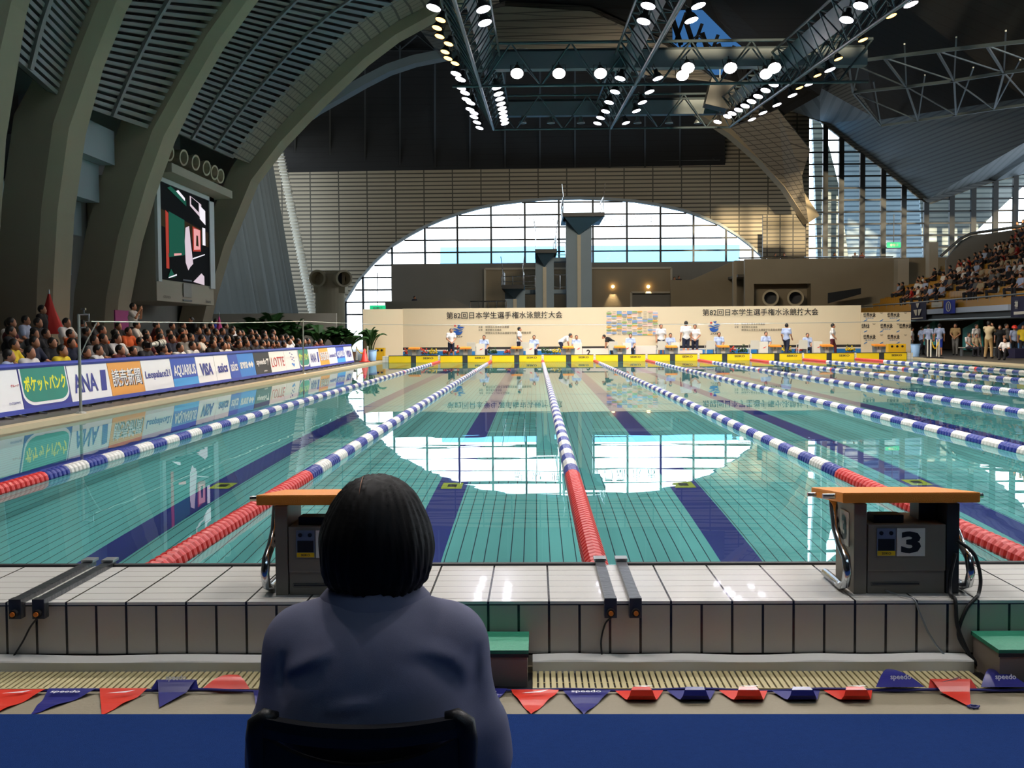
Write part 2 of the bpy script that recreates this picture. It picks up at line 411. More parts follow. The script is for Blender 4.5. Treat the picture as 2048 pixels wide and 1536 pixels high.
# mirrored lettering on the outside of the arched window
mb = MB(); mat('glass_letter', 'b9cfe0', 0.5)
for px, ch in zip([1034, 1070, 1107, 1145, 1186, 1215, 1240, 1272, 1302], '場泳水際国巳辰京東'):
    p = at(px, 441, Y=YE + 0.3); lettering(mb, ch, p, (-1, 0, 0), (0, 0, 1), height=0.75, bold=-0.01, center=True)
mb.build('window_lettering', 'glass_letter', win1)

# outside: pale ground, sloped sheet for the blue band seen through the arch, pale slatted roof seen through the right window
mat('outside_ground', 'b8bcbc', 0.9); mat('outside_blue', '74bce4', 0.8, noise=0.05); mat('outside_roof', 'b3c2c9', 0.6, lines=(('Z', 0.42, 0.14, 0.0),), linecol='75858f')
mb = MB(); mb.box(-200, 250, 104, 400, -1.2, -1.0); struct(mb, 'ground_outside', 'outside_ground')
a, b = at(880, 560, Y=112), at(1480, 489, Y=140); a2 = at(880, 489, Y=140); mb = MB(); mb.prism([(a.x, 112, 4.0), (at(1480, 560, Y=112).x, 112, 4.0), (b.x, 140, b.z), (a2.x, 140, b.z)], (0, 0.2, -0.4))  # added sheet for the blue band, sloped to catch more sky light
struct(mb, 'exterior_blue_band', 'outside_blue', 'pale blue band seen outside the arched window, an added sloping sheet')
mb = MB()
A = [at(1687, 250, Y=104), at(1690, 640, Y=116), at(1850, 640, Y=116), at(1862, 250, Y=104)]
mb.prism(A, (0, 0.4, 0)); mb.prism([at(1640, 640, Y=103.5), at(1712, 640, Y=103.5), at(1680, 380, Y=103.5), at(1660, 300, Y=103.5), at(1640, 240, Y=103.5), at(1625, 240, Y=103.5)][::-1], (0, 0.6, 0))
mb.prism([at(1850, 560, Y=103), at(2060, 360, Y=103), at(2060, 330, Y=103), at(1840, 400, Y=103)], (0, 0.3, 0))
struct(mb, 'exterior_roof', 'outside_roof', 'blue grey slatted roof seen outside the right window')

# dark trussed roof over the diving pool and far arch
mb = MB()
mb.prism([at(560, 345, Y=97.9), at(1450, 330, Y=97.9), at(1450, 175, Y=86), at(1330, 84, Y=80), at(1290, 20, Y=76), at(560, 20, Y=76)], (0, 0.2, 0.3))
struct(mb, 'ceiling_diving', 'roof_dark', 'dark trussed roof over the diving pool')
mb = MB()
for k in range(12):
    p0, p1 = at(590 + 70 * k, 334, Y=97.5), at(590 + 70 * k, 90, Y=78); mb.bar(p0, p1, 0.12, 0.12)
for k in range(5):
    y = 320 - 55 * k; Y = 97 - 4.2 * k; mb.bar(at(575, y, Y=Y), at(1440, y, Y=Y), 0.12, 0.12)
    for j in range(12):
        mb.bar(at(590 + 70 * j, y, Y=Y), at(625 + 70 * j, y - 30, Y=Y - 2), 0.07, 0.07)
        mb.bar(at(660 + 70 * j, y, Y=Y), at(625 + 70 * j, y - 30, Y=Y - 2), 0.07, 0.07)
struct(mb, 'ceiling_space_frame', 'frame_dark', 'dark steel space frame under the diving pool roof')

def band(pts, Y, w, d, name, m, label=None):
    """A beam of width w (in the picture plane) and depth d that follows points given in pixels at distance Y."""
    q = [at(x, y, Y=Y) for x, y in pts]; rows = []
    for i, p in enumerate(q):
        tdir = (q[min(i + 1, len(q) - 1)] - q[max(i - 1, 0)]).normalized(); n = Vector((-tdir.z, 0, tdir.x))
        rows.append([p, p + n * w, p + n * w + Vector((0, d, 0)), p + Vector((0, d, 0)), p])
    mb = MB().grid(rows); mb.f += [(0, 1, 2, 3), tuple(len(mb.v) - 5 + k for k in range(4))]; mb.m += [0, 0]
    return struct(mb, name, m, label)
band([(560, 282), (591, 253), (635, 222), (679, 197), (730, 168), (779, 143), (830, 126), (885, 115), (960, 100), (1060, 92), (1180, 96), (1240, 118), (1290, 148)], 77, 0.55, 1.2, 'roof_beam_far_arch', 'panel_grey', 'far arched roof edge above the diving pool')
band([(1290, 158), (1330, 185), (1400, 228), (1460, 268), (1520, 320), (1570, 375), (1617, 446)], 88, 1.0, 1.6, 'roof_beam_right_arch', 'concrete', 'concrete arch leg on the right of the end wall')
mb = MB(); mb.prism([at(1462, 256, Y=87), at(1556, 219, Y=84), at(1620, 300, Y=85), at(1604, 352, Y=86), at(1617, 446, Y=88), at(1570, 372, Y=88), at(1520, 316, Y=88)], (0.1, 0.5, 0.2))
struct(mb, 'ceiling_panel_right', 'roof_panel', 'tilted dotted panel beside the right arch leg')
# upper ceiling: pale soffit arcs and dark roof behind the light rig
mb = MB(); mb.prism([at(840, 60, Y=72), at(1010, 12, Y=70), at(1180, 22, Y=70), at(1330, 90, Y=72), at(1440, 165, Y=76), at(1290, 150, Y=77), at(1180, 98, Y=77), at(1020, 96, Y=77), at(885, 117, Y=77)], (0, 0.4, 0.4))
struct(mb, 'ceiling_soffit', 'roof_panel', 'brown grey soffit behind the light rig')
mb = MB()
mb.prism([at(980, -60, Y=66), at(1330, -60, Y=66), at(1352, 20, Y=70), at(1330, 86, Y=73), at(1180, 16, Y=71), at(1000, 8, Y=71)], (0, 0.4, 0.4)); mb.prism([at(1385, -60, Y=66), at(1700, -60, Y=66), at(1640, 190, Y=84), at(1545, 140, Y=80), at(1460, 75, Y=76), at(1400, 15, Y=70)], (0, 0.4, 0.4))
mb.prism([at(1300, -60, Y=75), at(1420, -60, Y=75), at(1400, 15, Y=76), at(1352, 20, Y=76)], (0, .4, .4)); mb.prism([at(1440, 168, Y=82), at(1462, 125, Y=82), at(1545, 140, Y=82), at(1640, 190, Y=85), at(1560, 235, Y=85)], (0, .4, .4))
for k in range(5): mb.bar(at(1340 + 32 * k, 22 + 22 * k, Y=80), at(1362 + 32 * k, 90 + 22 * k, Y=80), 0.3, 0.3); mb.bar(at(1372 + 32 * k, 26 + 22 * k, Y=80), at(1350 + 32 * k, 86 + 22 * k, Y=80), 0.22, 0.22)
mb.prism([at(1690, -80, Y=60), at(2300, -80, Y=50), at(2300, 160, Y=62), at(2048, 196, Y=66), at(1756, 240, Y=80), at(1680, 130, Y=82)], (0, 0.4, 0.4))
struct(mb, 'ceiling_upper', 'roof_dark', 'dark roof above the light rig')
mb = MB()
mb.prism([at(1560, 215, Y=90), at(1640, 175, Y=86), at(1680, 128, Y=82), at(1757, 240, Y=80), at(2048, 196, Y=66), at(2300, 150, Y=62), at(2300, 300, Y=97.8), at(2060, 345, Y=97.8), at(1990, 362, Y=97.8), at(1902, 392, Y=97.8), at(1856, 406, Y=97.8), at(1760, 333, Y=97.8), at(1640, 241, Y=97.8), at(1619, 230, Y=97.8)], (0, 0.3, 0.3))
struct(mb, 'ceiling_right', 'roof_slat', 'pale slatted roof slope over the yellow stand')
mb = MB()
q0 = [at(1757, 240, Y=79.5), at(1830, 229, Y=75.5), at(1905, 217, Y=71.5), at(1980, 205, Y=68.5), at(2055, 194, Y=65.5)]
q1 = [at(1700, 172, Y=68), at(1806, 160, Y=64), at(1900, 147, Y=60), at(1998, 130, Y=56), at(2080, 118, Y=53)]
q2 = [at(1690, 110, Y=58), at(1760, 100, Y=55), at(1865, 86, Y=52), at(1962, 74, Y=49), at(2060, 62, Y=46)]
dn = lambda q: [p - Vector((0, 0.6, 0.5)) for p in q + [q[-1] + (q[-1] - q[-2]) * k for k in (1, 2, 3)]]
q0, q1, q2 = dn(q0), dn(q1), dn(q2)
for q in (q0, q1, q2):
    for a, b in zip(q[:-1], q[1:]): mb.bar(a, b, 0.15, 0.15)
for qa, qb in ((q0, q1), (q1, q2)):
    for i in range(8):
        mb.bar(qa[i], qb[i], 0.10, 0.10)
        if i < 7: mb.bar(qa[i], qb[i] + (qb[i + 1] - qb[i]) * 0.4 + Vector((0, 0, 0.5)), 0.07, 0.07); mb.bar(qa[i + 1], qb[i], 0.06, 0.06)
struct(mb, 'ceiling_truss_right', 'truss', 'steel roof trusses over the yellow stand')

# ---------------------------------------------------------------- left side: concrete ribs, slatted bays, stepped panels
def rib_curve(Y, pts): return [Vector((p.x, Y, p.z)) for p in (at(x, y, Y=Y) for x, y in pts)]
RIBS = [
    (26, rib_curve(26, [(-62, 775), (-60, 700), (-55, 500), (-40, 260), (10, 0), (80, -250)]), 1.1),
    (33, rib_curve(33, [(99, 765), (100, 700), (104, 560), (112, 420), (135, 255), (176, 120), (224, 0), (360, -250)]), 1.15),
    (41, rib_curve(41, [(224, 748), (228, 700), (235, 600), (258, 480), (290, 370), (326, 270), (378, 170), (430, 80), (494, -10), (660, -230)]), 1.2),
    (55, rib_curve(55, [(380, 728), (392, 700), (418, 590), (448, 490), (502, 360), (560, 284), (640, 200), (729, 116), (791, 69), (860, 31), (980, -25), (1120, -60), (1290, -70)]), 1.5),
]
for i, (Y, cv, w) in enumerate(RIBS):
    mb = MB(); rows = []
    for k, p in enumerate(cv):
        t_ = (cv[min(k + 1, len(cv) - 1)] - cv[max(k - 1, 0)]).normalized(); n = Vector((-t_.z, 0, t_.x))
        low = p.z < 8.6 and i < 3; dep = 1.0 if low else 0.75; e = 0.18 if low else 0.0
        y0, y1 = Y - e, Y + w + e
        c = 0.28 if i < 3 else 0.0
        rows.append([Vector((p.x, y0 + c, p.z)), Vector((p.x, y1, p.z)), Vector((p.x, y1, p.z)) + n * dep * 1.5, Vector((p.x, y0, p.z)) + n * dep * 1.5, Vector((p.x, y0, p.z)) + n * (0.35 if i < 3 else 0.02), Vector((p.x, y0 + c, p.z))])
    mb.grid(rows)
    struct(mb, 'concrete_rib', 'concrete', ['concrete rib at the left edge', 'first full concrete rib on the left', 'second concrete rib beside the big screen', 'large concrete arch beyond the big screen'][i])
def curve_at(cv, z):
    zs = [p.z for p in cv]; return float(np.interp(z, zs, [p.x for p in cv]))
def lerp(a, b, t): return a + (b - a) * t
BAYS = [(0, 1, 8.0, 8.0, 13, 13, 26, 1.0), (1, 2, 8.0, 8.45, 13.5, 16.0, 30, 1.0), (2, 3, 8.75, 9.2, 17.0, 20.5, 46, 0.78)]
for (ia, ib, za0, zb0, za1, zb1, n, frac) in BAYS:
    Ya, ca, wa = RIBS[ia]; Yb, cb, wb = RIBS[ib]
    def P(u, v):     # u along the bay, v upwards
        za, zb = lerp(za0, za1, v), lerp(zb0, zb1, v)
        a = Vector((curve_at(ca, za) - 0.75, Ya + wa, za + 0.35)); b = Vector((curve_at(cb, zb) - 0.75, Yb, zb + 0.35))
        return a.lerp(b, u)
    mb = MB()
    for k in range(n):
        v0, v1 = k / n, (k + 0.55) / n
        a0, a1, b0, b1 = P(0, v0), P(0, v1), P(frac, v0), P(frac, v1); o = Vector((0.28, 0, -0.1))
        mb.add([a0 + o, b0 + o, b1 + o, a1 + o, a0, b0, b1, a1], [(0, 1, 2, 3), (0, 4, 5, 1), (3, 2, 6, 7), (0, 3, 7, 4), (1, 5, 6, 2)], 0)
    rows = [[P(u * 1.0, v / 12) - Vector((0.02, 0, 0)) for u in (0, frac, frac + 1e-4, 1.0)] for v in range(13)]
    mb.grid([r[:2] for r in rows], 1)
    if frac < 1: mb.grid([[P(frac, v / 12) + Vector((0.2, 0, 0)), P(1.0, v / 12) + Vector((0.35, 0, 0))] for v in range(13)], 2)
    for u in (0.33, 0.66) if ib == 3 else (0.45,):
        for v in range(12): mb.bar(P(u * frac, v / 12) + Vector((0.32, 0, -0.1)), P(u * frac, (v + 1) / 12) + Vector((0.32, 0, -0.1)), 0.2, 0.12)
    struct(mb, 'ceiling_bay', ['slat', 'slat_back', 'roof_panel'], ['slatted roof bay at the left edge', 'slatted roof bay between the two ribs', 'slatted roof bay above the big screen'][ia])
# upper left roof continues above the picture
mb = MB(); top = [c[1][-1] for c in RIBS]
mb.poly([(-14, -12, 15), (-14, 26, 12), (8, 30, 28), (8, -12, 28)]); mb.poly([(8, -12, 28), (8, 60, 28), (60, 60, 29), (60, -12, 29)])
struct(mb, 'ceiling_left', 'dark_shell', 'dark roof above the camera')
# wall behind the spectators
mb = MB(); cv = RIBS[3][1]; cs = [p for p in cv if p.z < 21]
for a, b in zip(cs[:-1], cs[1:]): mb.prism([(-30.5, 57.0, a.z), (a.x - 0.9, 57.0, a.z), (b.x - 0.9, 57.0, b.z), (-30.5, 57.0, b.z)], (0, 0.2, 0))
mb.box(-30.5, cs[-1].x - .9, 57.0, 57.2, cs[-1].z, 30)
struct(mb, 'wall_behind_arch', 'concrete_dark', 'dark wall closing the bay behind the big screen')
mb = MB(); mb.box(-17.6, -17.2, -12, 56, 0, 16); struct(mb, 'wall_left', 'concrete_dark', 'grey wall behind the spectators')
for ia, px in ((0, [(0, 262, 330), (-10, 330, 405), (-22, 405, 470), (-30, 470, 560)]), (1, [(226, 262, 330), (195, 330, 405), (160, 405, 472), (140, 472, 550), (125, 550, 640)])):
    Ya, ca, wa = RIBS[ia]; Yb, cb, wb = RIBS[ia + 1]
    for k, (x, y0, y1) in enumerate(px):
        p0, p1 = at(x, y0, Y=Yb - 0.4), at(x, y1, Y=Yb - 0.4)
        mb = MB(); mb.box(p0.x - 0.5, p0.x, Ya + wa + 0.1, Yb - 0.3, p1.z, p0.z)
        struct(mb, 'wall_panel', 'panel_grey', f'grey stepped wall panel, {["top", "second", "third", "fourth", "lowest"][k]} of the steps ' + ('by the left edge' if ia == 0 else 'between the first two ribs'))
# curtain wall beyond the arch, with its tall window behind
mb = MB(); rows = []
for z, lean in ((2.2, 0.0), (17.5, -2.4)):
    rows.append([(-19.0 + lean + 0.30 * math.sin(k * 1.05) + 0.12 * math.sin(k * 2.7), 57.6 + 0.25 * k, z) for k in range(0, 138)])
mb.grid(rows)
o = mb.build('curtain', 'curtain', None, smooth=True); o['label'] = 'long grey blue curtain hanging over the tall side window'; o['category'] = 'curtain'
mb = MB()
for k in range(52):
    z = 2.9 + k * 0.262; x = -18.2 - (z - 3.6) * 0.19
    mb.obox((x, 93.4, z), (0.62, 0.5, 0.06), Matrix.Rotation(0.5, 3, 'X'))
o = mb.build('louvre_strip', 'white_paint', None); o['label'] = 'leaning strip of bright horizontal louvres beside the curtain'; o['category'] = 'louvre'
# low walls round the diving pool
mb = MB(); mb.box(at(425, 620, Y=60).x, at(672, 620, Y=60).x, 60, 60.3, 0.08, at(550, 627, Y=60).z); struct(mb, 'wall_low_left', 'concrete_pale', 'low pale wall behind the palms')
mb = MB()
a, b = at(783, 528, Y=95), at(1512, 522, Y=95); mb.box(a.x, b.x + 2, 95, 95.4, 0, a.z)
struct(mb, 'wall_diving', 'concrete_dark', 'grey concrete wall behind the diving towers')
fr_ = [at(970, 538, Y=94.9), at(1342, 536, Y=94.9), at(1342, 585, Y=94.9), at(1262, 585, Y=94.9), at(1262, 640, Y=94.9), at(970, 640, Y=94.9)]
mb = MB(); mb.prism([p for p in fr_], (0, -0.12, 0)); struct(mb, 'wall_inset', 'concrete', 'framed concrete panel behind the diving towers')
mb = MB()
for p0, p1 in ((fr_[0], fr_[1]), (fr_[1], fr_[2]), (fr_[2], fr_[3]), (fr_[3], fr_[4]), (fr_[5], fr_[0])): mb.bar(p0 - Vector((0, 0.2, 0)), p1 - Vector((0, 0.2, 0)), 0.16, 0.16)
struct(mb, 'trim_inset', 'concrete_pale', 'pale frame round the concrete panel')
# right concrete wall with the round vents' niche
a, b, n0, n1 = at(1490, 518, Y=88), at(1766, 516, Y=88), at(1508, 568, Y=88), at(1622, 568, Y=88)
mb = MB(); xl, xr, zt = a.x, b.x + 6, a.z; nx0, nx1, nz = n0.x, n1.x, n0.z
mb.box(xl, nx0, 88, 88.5, 0, zt); mb.box(nx1, xr, 88, 88.5, 0, zt); mb.box(nx0, nx1, 88, 88.5, nz, zt); mb.box(nx0, nx1, 89.3, 89.6, 0, nz + 0.3)
mb.box(nx0 - 0.2, nx0, 88.4, 89.4, 0, nz); mb.box(nx1, nx1 + 0.2, 88.4, 89.4, 0, nz)
mb.box(at(1466, 520, Y=87.8).x, at(1473, 520, Y=87.8).x, 87.7, 88.1, 0, zt - 0.2)
struct(mb, 'wall_vents', 'concrete', 'pale concrete wall with a niche for two round vents')
a, b = at(1345, 560, Y=94), at(1480, 523, Y=94)
mb = MB(); mb.prism([at(1342, 560, Y=93), at(1382, 560, Y=93), at(1470, 521, Y=93), at(1500, 521, Y=93), at(1500, 640, Y=93), at(1342, 640, Y=93)], (0, 0.4, 0)); struct(mb, 'wall_stair', 'concrete', 'concrete stair parapet at the end of the diving pool')
mb = MB(); mb.prism([at(770, 604, Y=84), at(905, 598, Y=84), at(942, 615, Y=84), at(942, 660, Y=84), at(770, 660, Y=84)], (0, 0.4, 0)); struct(mb, 'wall_ramp', 'concrete_dark', 'low grey ramp parapet left of the diving towers')
# ---------------------------------------------------------------- lane ropes
def float_mesh(name, m, n, L):
    mb = MB(); w = L / n
    for k in range(n):
        y = k * w; mb.lathe([(0.022, y), (0.060, y + 0.004), (0.074, y + w * 0.18), (0.076, y + w * 0.5), (0.074, y + w * 0.72), (0.058, y + w * 0.9), (0.022, y + w * 0.93)], n=12, axis='Y')
    return mb.mesh(name, m, smooth=False)
FM = {c: float_mesh('float_section', 'lane_' + c, 5, 0.5) for c in ('white', 'blue', 'red')}
FMH = float_mesh('float_section', 'lane_red', 2, 0.2)
cable_me = MB().tube([(0, 0, 0), (0, 49.96, 0)], 0.012, 6).mesh('cable', 'rubber')
mbh = MB(); mbh.tube([(0, 0, 0.0), (0, -0.05, 0.03), (0, -0.09, 0.10), (0, -0.075, 0.13)], 0.012, 6); mbh.box(-0.03, 0.03, -0.02, 0.10, -0.025, 0.025); hook_me = mbh.mesh('hook', 'steel')
ORD = ['first', 'second', 'third', 'fourth', 'fifth', 'sixth', 'seventh', 'eighth', 'ninth', 'tenth', 'eleventh', 'twelfth', 'thirteenth', 'fourteenth', 'fifteenth', 'sixteenth', 'seventeenth', 'eighteenth', 'nineteenth', 'twentieth', 'twenty-first', 'twenty-second', 'twenty-third', 'twenty-fourth', 'twenty-fifth', 'twenty-sixth', 'twenty-seventh', 'twenty-eighth', 'twenty-ninth', 'thirtieth', 'thirty-first', 'thirty-second', 'thirty-third', 'thirty-fourth', 'thirty-fifth']
for i, X in enumerate(ropes):
    r = thing('lane_rope', f'red, white and blue float line across the pool, {ORD[i]} rope from the advertising board side', 'lane rope', (X, PY0 + 0.02, 0.012), 0, 'lane ropes of the racing pool')
    put(cable_me, 'cable', r, local=True); put(hook_me, 'hook', r, local=True)
    h = put(hook_me, 'hook', r, loc=(0, 49.9, 0)); h.rotation_euler = (0, 0, pi)
    y = 0.12; k = 0
    while y < 49.7:
        d = min(y, 49.85 - y)
        if d < 4.7: c = 'red'
        else: c = 'blue' if k % 2 == 0 else 'white'
        if any(abs(y + 0.1 - q) < 0.26 for q in (15, 25, 34.9)) and c == 'white':
            put(FMH, 'float_section', r, loc=(0, y, 0)); y += 0.2
        o = put(FM[c], 'float_section', r, loc=(0, y, 0)); k += 1
        y += 0.5

# ---------------------------------------------------------------- near end: touch pads with hangers
def touch_pad(x0, x1, label):
    r = thing('touch_pad', label, 'touch pad', (x0, PY0, HW), 0, 'timing pads on the near end wall')
    mb = MB(); mb.box(x0 + 0.03, x1 - 0.03, PY0 + 0.012, PY0 + 0.035, -0.6, HW - 0.01); mb.build('pad', 'yellow_pad', r)
    mb = MB(); mb.tube([(x0 + 0.02, PY0 - 0.005, HW + 0.0), (x1 - 0.02, PY0 - 0.005, HW + 0.0)], 0.014, 8); mb.box(x0 + 0.03, x1 - 0.03, PY0 - 0.002, PY0 + 0.04, HW - 0.02, HW + 0.006); mb.build('top_edge', 'rubber', r)
    for x in (x0, x1):
        mb = MB(); mb.box(x - 0.024, x + 0.024, 4.775, PY0 + 0.03, HW + 0.001, HW + 0.022); mb.box(x - 0.026, x + 0.026, 4.765, 4.812, HW - 0.06, HW + 0.024)
        h = mb.build('hanger', 'hanger_metal', r, bevel=0.003)
        mb = MB(); mb.cyl((x, 4.745, HW - 0.035), (x, 4.765, HW - 0.035), 0.017, 12, 1); mb.cyl((x, 4.738, HW - 0.035), (x, 4.745, HW - 0.035), 0.010, 12, 0); mb.build('button', ['orange', 'rubber'], h)
        mb = MB(); mb.box(x - 0.03, x + 0.03, PY0 - 0.03, PY0 + 0.05, HW + 0.022, HW + 0.036); mb.build('clamp', 'steel', h, bevel=0.004)
mat('hanger_metal', '4a4d50', 0.28, metal=0.6, noise=0.25, scale=18, bump=0.15, bscale=30)
mat('orange', 'e8862a', 0.5, noise=0.06)
mat('block_orange', 'e58a1f', 0.55, noise=0.1, scale=12, bump=0.3, bscale=250)
mat('block_grey', '7d7668', 0.5, metal=0.1, noise=0.12, scale=8)
mat('block_dark', '242528', 0.5, noise=0.1)
touch_pad(-4.70, -2.205, 'black edged timing pad at the left edge of the near wall')
touch_pad(-2.105, 0.307, 'black edged timing pad behind starting block 2')
touch_pad(0.411, 2.80, 'black edged timing pad in front of starting block 3')

# ---------------------------------------------------------------- starting blocks
SB = {}
def block_parts(root, num, near=True):
    L = root.location
    if 'top' not in SB:
        mb = MB(); mb.prism([(-0.29, -0.30, 0.447), (0.29, -0.30, 0.447), (0.29, 0.26, 0.395), (-0.29, 0.26, 0.395)], (0, 0, -0.045)); SB['top'] = mb.mesh('platform', 'block_orange', bevel=0.008)
        mb = MB(); mb.box(-0.165, 0.165, -0.235, 0.10, 0.0, 0.30); mb.box(-0.165, 0.165, -0.245, -0.235, 0.10, 0.30); mb.box(-0.15, 0.06, -0.238, -0.234, 0.035, 0.05, 1); SB['body'] = mb.mesh('body', ['block_grey', 'black'], bevel=0.004)
        mb = MB(); mb.box(-0.225, -0.17, -0.24, 0.06, 0.0, 0.39); SB['sideL'] = mb.mesh('side_plate', 'block_grey', bevel=0.004)
        mb = MB(); mb.box(0.17, 0.225, -0.24, 0.06, 0.0, 0.39); SB['sideR'] = mb.mesh('side_plate', 'block_dark', bevel=0.004)
        p = [(0, -0.02, 0.40), (0, -0.05, 0.33), (0, -0.08, 0.26), (0, -0.16, 0.20), (0, -0.25, 0.16), (0, -0.275, 0.10), (0, -0.25, 0.045), (0, -0.18, 0.022), (0, 0.10, 0.022)]
        SB['grip'] = MB().tube(p, 0.019, 10).mesh('handle', 'chrome', smooth=True)
        mb = MB(); mb.cyl((-0.345, -0.18, 0.415), (0.345, -0.18, 0.415), 0.012, 8); mb.cyl((-0.33, 0.16, 0.375), (0.33, 0.16, 0.375), 0.010, 8); SB['rod'] = mb.mesh('grip_rod', 'chrome')
        mb = MB(); mb.box(-0.13, -0.05, -0.251, -0.245, 0.165, 0.285); mb.box(-0.125, -0.055, -0.253, -0.250, 0.19, 0.24, 1); mb.cyl((-0.112, -0.255, 0.265), (-0.112, -0.25, 0.265), 0.009, 10, 1); mb.cyl((-0.070, -0.255, 0.265), (-0.070, -0.25, 0.265), 0.009, 10, 1); SB['disp'] = mb.mesh('display', ['steel', 'black'])
        mb = MB(); mb.box(-0.128, -0.052, -0.2535, -0.2505, 0.168, 0.188, 0); lettering(mb, 'SEIKO', (-0.09, -0.2545, 0.178), (1, 0, 0), (0, 0, 1), height=0.011, bold=0.02, m=1, center=True); SB['tag'] = mb.mesh('maker_tag', ['yellow_pad', 'black'])
        mb = MB(); mb.box(-0.13, 0.0, -0.20, -0.10, 0.30, 0.335); SB['speaker'] = mb.mesh('speaker', 'black', bevel=0.004)
        SB['ped'] = MB().box(0.09, 0.165, -0.12, 0.0, 0.30, 0.395).mesh('pedestal', 'block_dark')
    P = lambda me, **k: put(me, me.name.split('.')[0], root, **({'local': True} if 'loc' not in k else {}), **k)
    P(SB['top']); P(SB['body'])
    if near:
        P(SB['sideL']); P(SB['sideR']); P(SB['rod']); P(SB['ped'])
        P(SB['grip'], loc=(-0.262, 0, 0)); P(SB['grip'], loc=(0.262, 0, 0)); P(SB['disp']); P(SB['tag']); P(SB['speaker'])
        mb = MB(); mb.box(-0.045, 0.075, -0.251, -0.2455, 0.165, 0.285); n = put(mb.mesh('number_plate', 'white_paint'), 'number_plate', root, local=True)
        mb = MB(); lettering(mb, str(num), (0.015, -0.2525, 0.225), (1, 0, 0), (0, 0, 1), height=0.095, width=0.085, bold=0.045, center=True); put(mb.mesh('number', 'black'), 'number', n, local=True)
        mb = MB(); mb.box(-0.229, -0.2255, -0.17, -0.03, 0.19, 0.34); n = put(mb.mesh('number_plate', 'white_paint'), 'number_plate', root, local=True)
        mb = MB(); lettering(mb, str(num), (-0.2305, -0.10, 0.265), (0, -1, 0), (0, 0, 1), height=0.11, width=0.08, bold=0.045, center=True); put(mb.mesh('number', 'black'), 'number', n, local=True)
blk2 = thing('starting_block', 'orange topped starting block numbered 2, partly hidden by the seated person', 'starting block', (-0.912, 5.18, HW), 0, 'near starting blocks')
block_parts(blk2, 2)
blk3 = thing('starting_block', 'orange topped starting block numbered 3 with black cables', 'starting block', (1.588, 5.18, HW), 0, 'near starting blocks')
block_parts(blk3, 3)
def cable(pts, r, label, m='rubber', sub=6):
    pts = [Vector(p) for p in pts]; out = []
    for i in range(len(pts) - 1):
        p0, p1, p2, p3 = pts[max(i - 1, 0)], pts[i], pts[i + 1], pts[min(i + 2, len(pts) - 1)]
        for k in range(sub):
            t = k / sub; out.append(0.5 * ((2 * p1) + (-p0 + p2) * t + (2 * p0 - 5 * p1 + 4 * p2 - p3) * t * t + (-p0 + 3 * p1 - 3 * p2 + p3) * t ** 3))
    out.append(pts[-1])
    o = MB().tube(out, r, 6).build('cable', m, None, smooth=True); o['label'] = label; o['category'] = 'cable'
    return o
cable([(1.80, 4.93, 0.45), (1.86, 4.90, 0.40), (1.885, 4.89, 0.30), (1.87, 4.87, 0.235), (1.84, 4.82, 0.23), (1.79, 4.80, 0.18), (1.76, 4.795, 0.08), (1.80, 4.77, 0.0), (1.83, 4.75, -0.04)], 0.008, 'thick black cable looping from starting block 3 down the tiles')
cable([(1.79, 4.92, 0.40), (1.765, 4.91, 0.30), (1.755, 4.88, 0.232), (1.75, 4.81, 0.225), (1.755, 4.795, 0.12), (1.785, 4.78, 0.03), (1.815, 4.76, -0.03)], 0.008, 'second black cable hanging straight down beside starting block 3')
cable([(1.50, 4.94, 0.235), (1.54, 4.88, 0.228), (1.58, 4.82, 0.226), (1.60, 4.80, 0.17), (1.635, 4.795, 0.09), (1.68, 4.79, 0.02), (1.73, 4.77, -0.03)], 0.004, 'thin grey cable from under starting block 3 to the gutter', 'steel')
cable([(0.307, 4.75, 0.165), (0.285, 4.785, 0.13), (0.268, 4.79, 0.06), (0.27, 4.785, -0.02), (0.25, 4.72, -0.045)], 0.004, 'thin cable hanging from the hanger in the middle of the tiles')
cable([(-2.105, 4.75, 0.165), (-2.15, 4.785, 0.12), (-2.19, 4.79, 0.05), (-2.24, 4.78, -0.02), (-2.30, 4.73, -0.045)], 0.004, 'thin cable hanging from the hanger at the left edge')

# ---------------------------------------------------------------- near floor: steps, gutter, bunting
mat('step_green', '2f8f6e', 0.6, noise=0.15, scale=10, bump=0.2); mat('step_side', '8b7f74', 0.6, noise=0.12)
def step_box(x0, x1, label):
    r = thing('step_platform', label, 'step', ((x0 + x1) / 2, 4.66, FZ), 0, 'green topped steps')
    MB().box(x0, x1, 4.515, 4.805, 0.078, 0.094).build('top_mat', 'step_green', r)
    mb = MB(); mb.box(x0 + 0.006, x1 - 0.006, 4.52, 4.80, FZ, 0.078); mb.build('box', 'step_side', r)
    MB().box(x0, x1, 4.512, 4.518, 0.066, 0.08).build('edge_strip', 'block_dark', r)
step_box(-0.56, -0.035, 'green topped wooden step behind the seated person')
step_box(1.815, 2.42, 'green topped step at the right edge below starting block 3')
mat('gutter_white', 'd9d8d2', 0.5, noise=0.05); mat('grate', 'c4b788', 0.5, noise=0.06)
for x0, x1, lb in ((-3.2, -0.58, 'long white gutter cover left of the seated person'), (-0.02, 1.79, 'long white gutter cover between the two green steps')):
    n = 40; rows = []
    for k in range(n + 1):
        x = lerp(x0, x1, k / n); w = 0.0025 * math.sin(k * 0.55) + 0.002 * math.sin(k * 0.23)
        rows.append([(x, 4.70, FZ + 0.001), (x, 4.70 + w, FZ + 0.048), (x, 4.704 + w, FZ + 0.052 + w), (x, 4.80, FZ + 0.054 + w), (x, 4.80, FZ + 0.001)])
    mb = MB().grid(rows); mb.f += [tuple(range(5)), tuple(len(mb.v) - 5 + i for i in range(5))]; mb.m += [0, 0]
    o = mb.build('gutter_cover', 'gutter_white', None); o['label'] = lb; o['category'] = 'gutter cover'
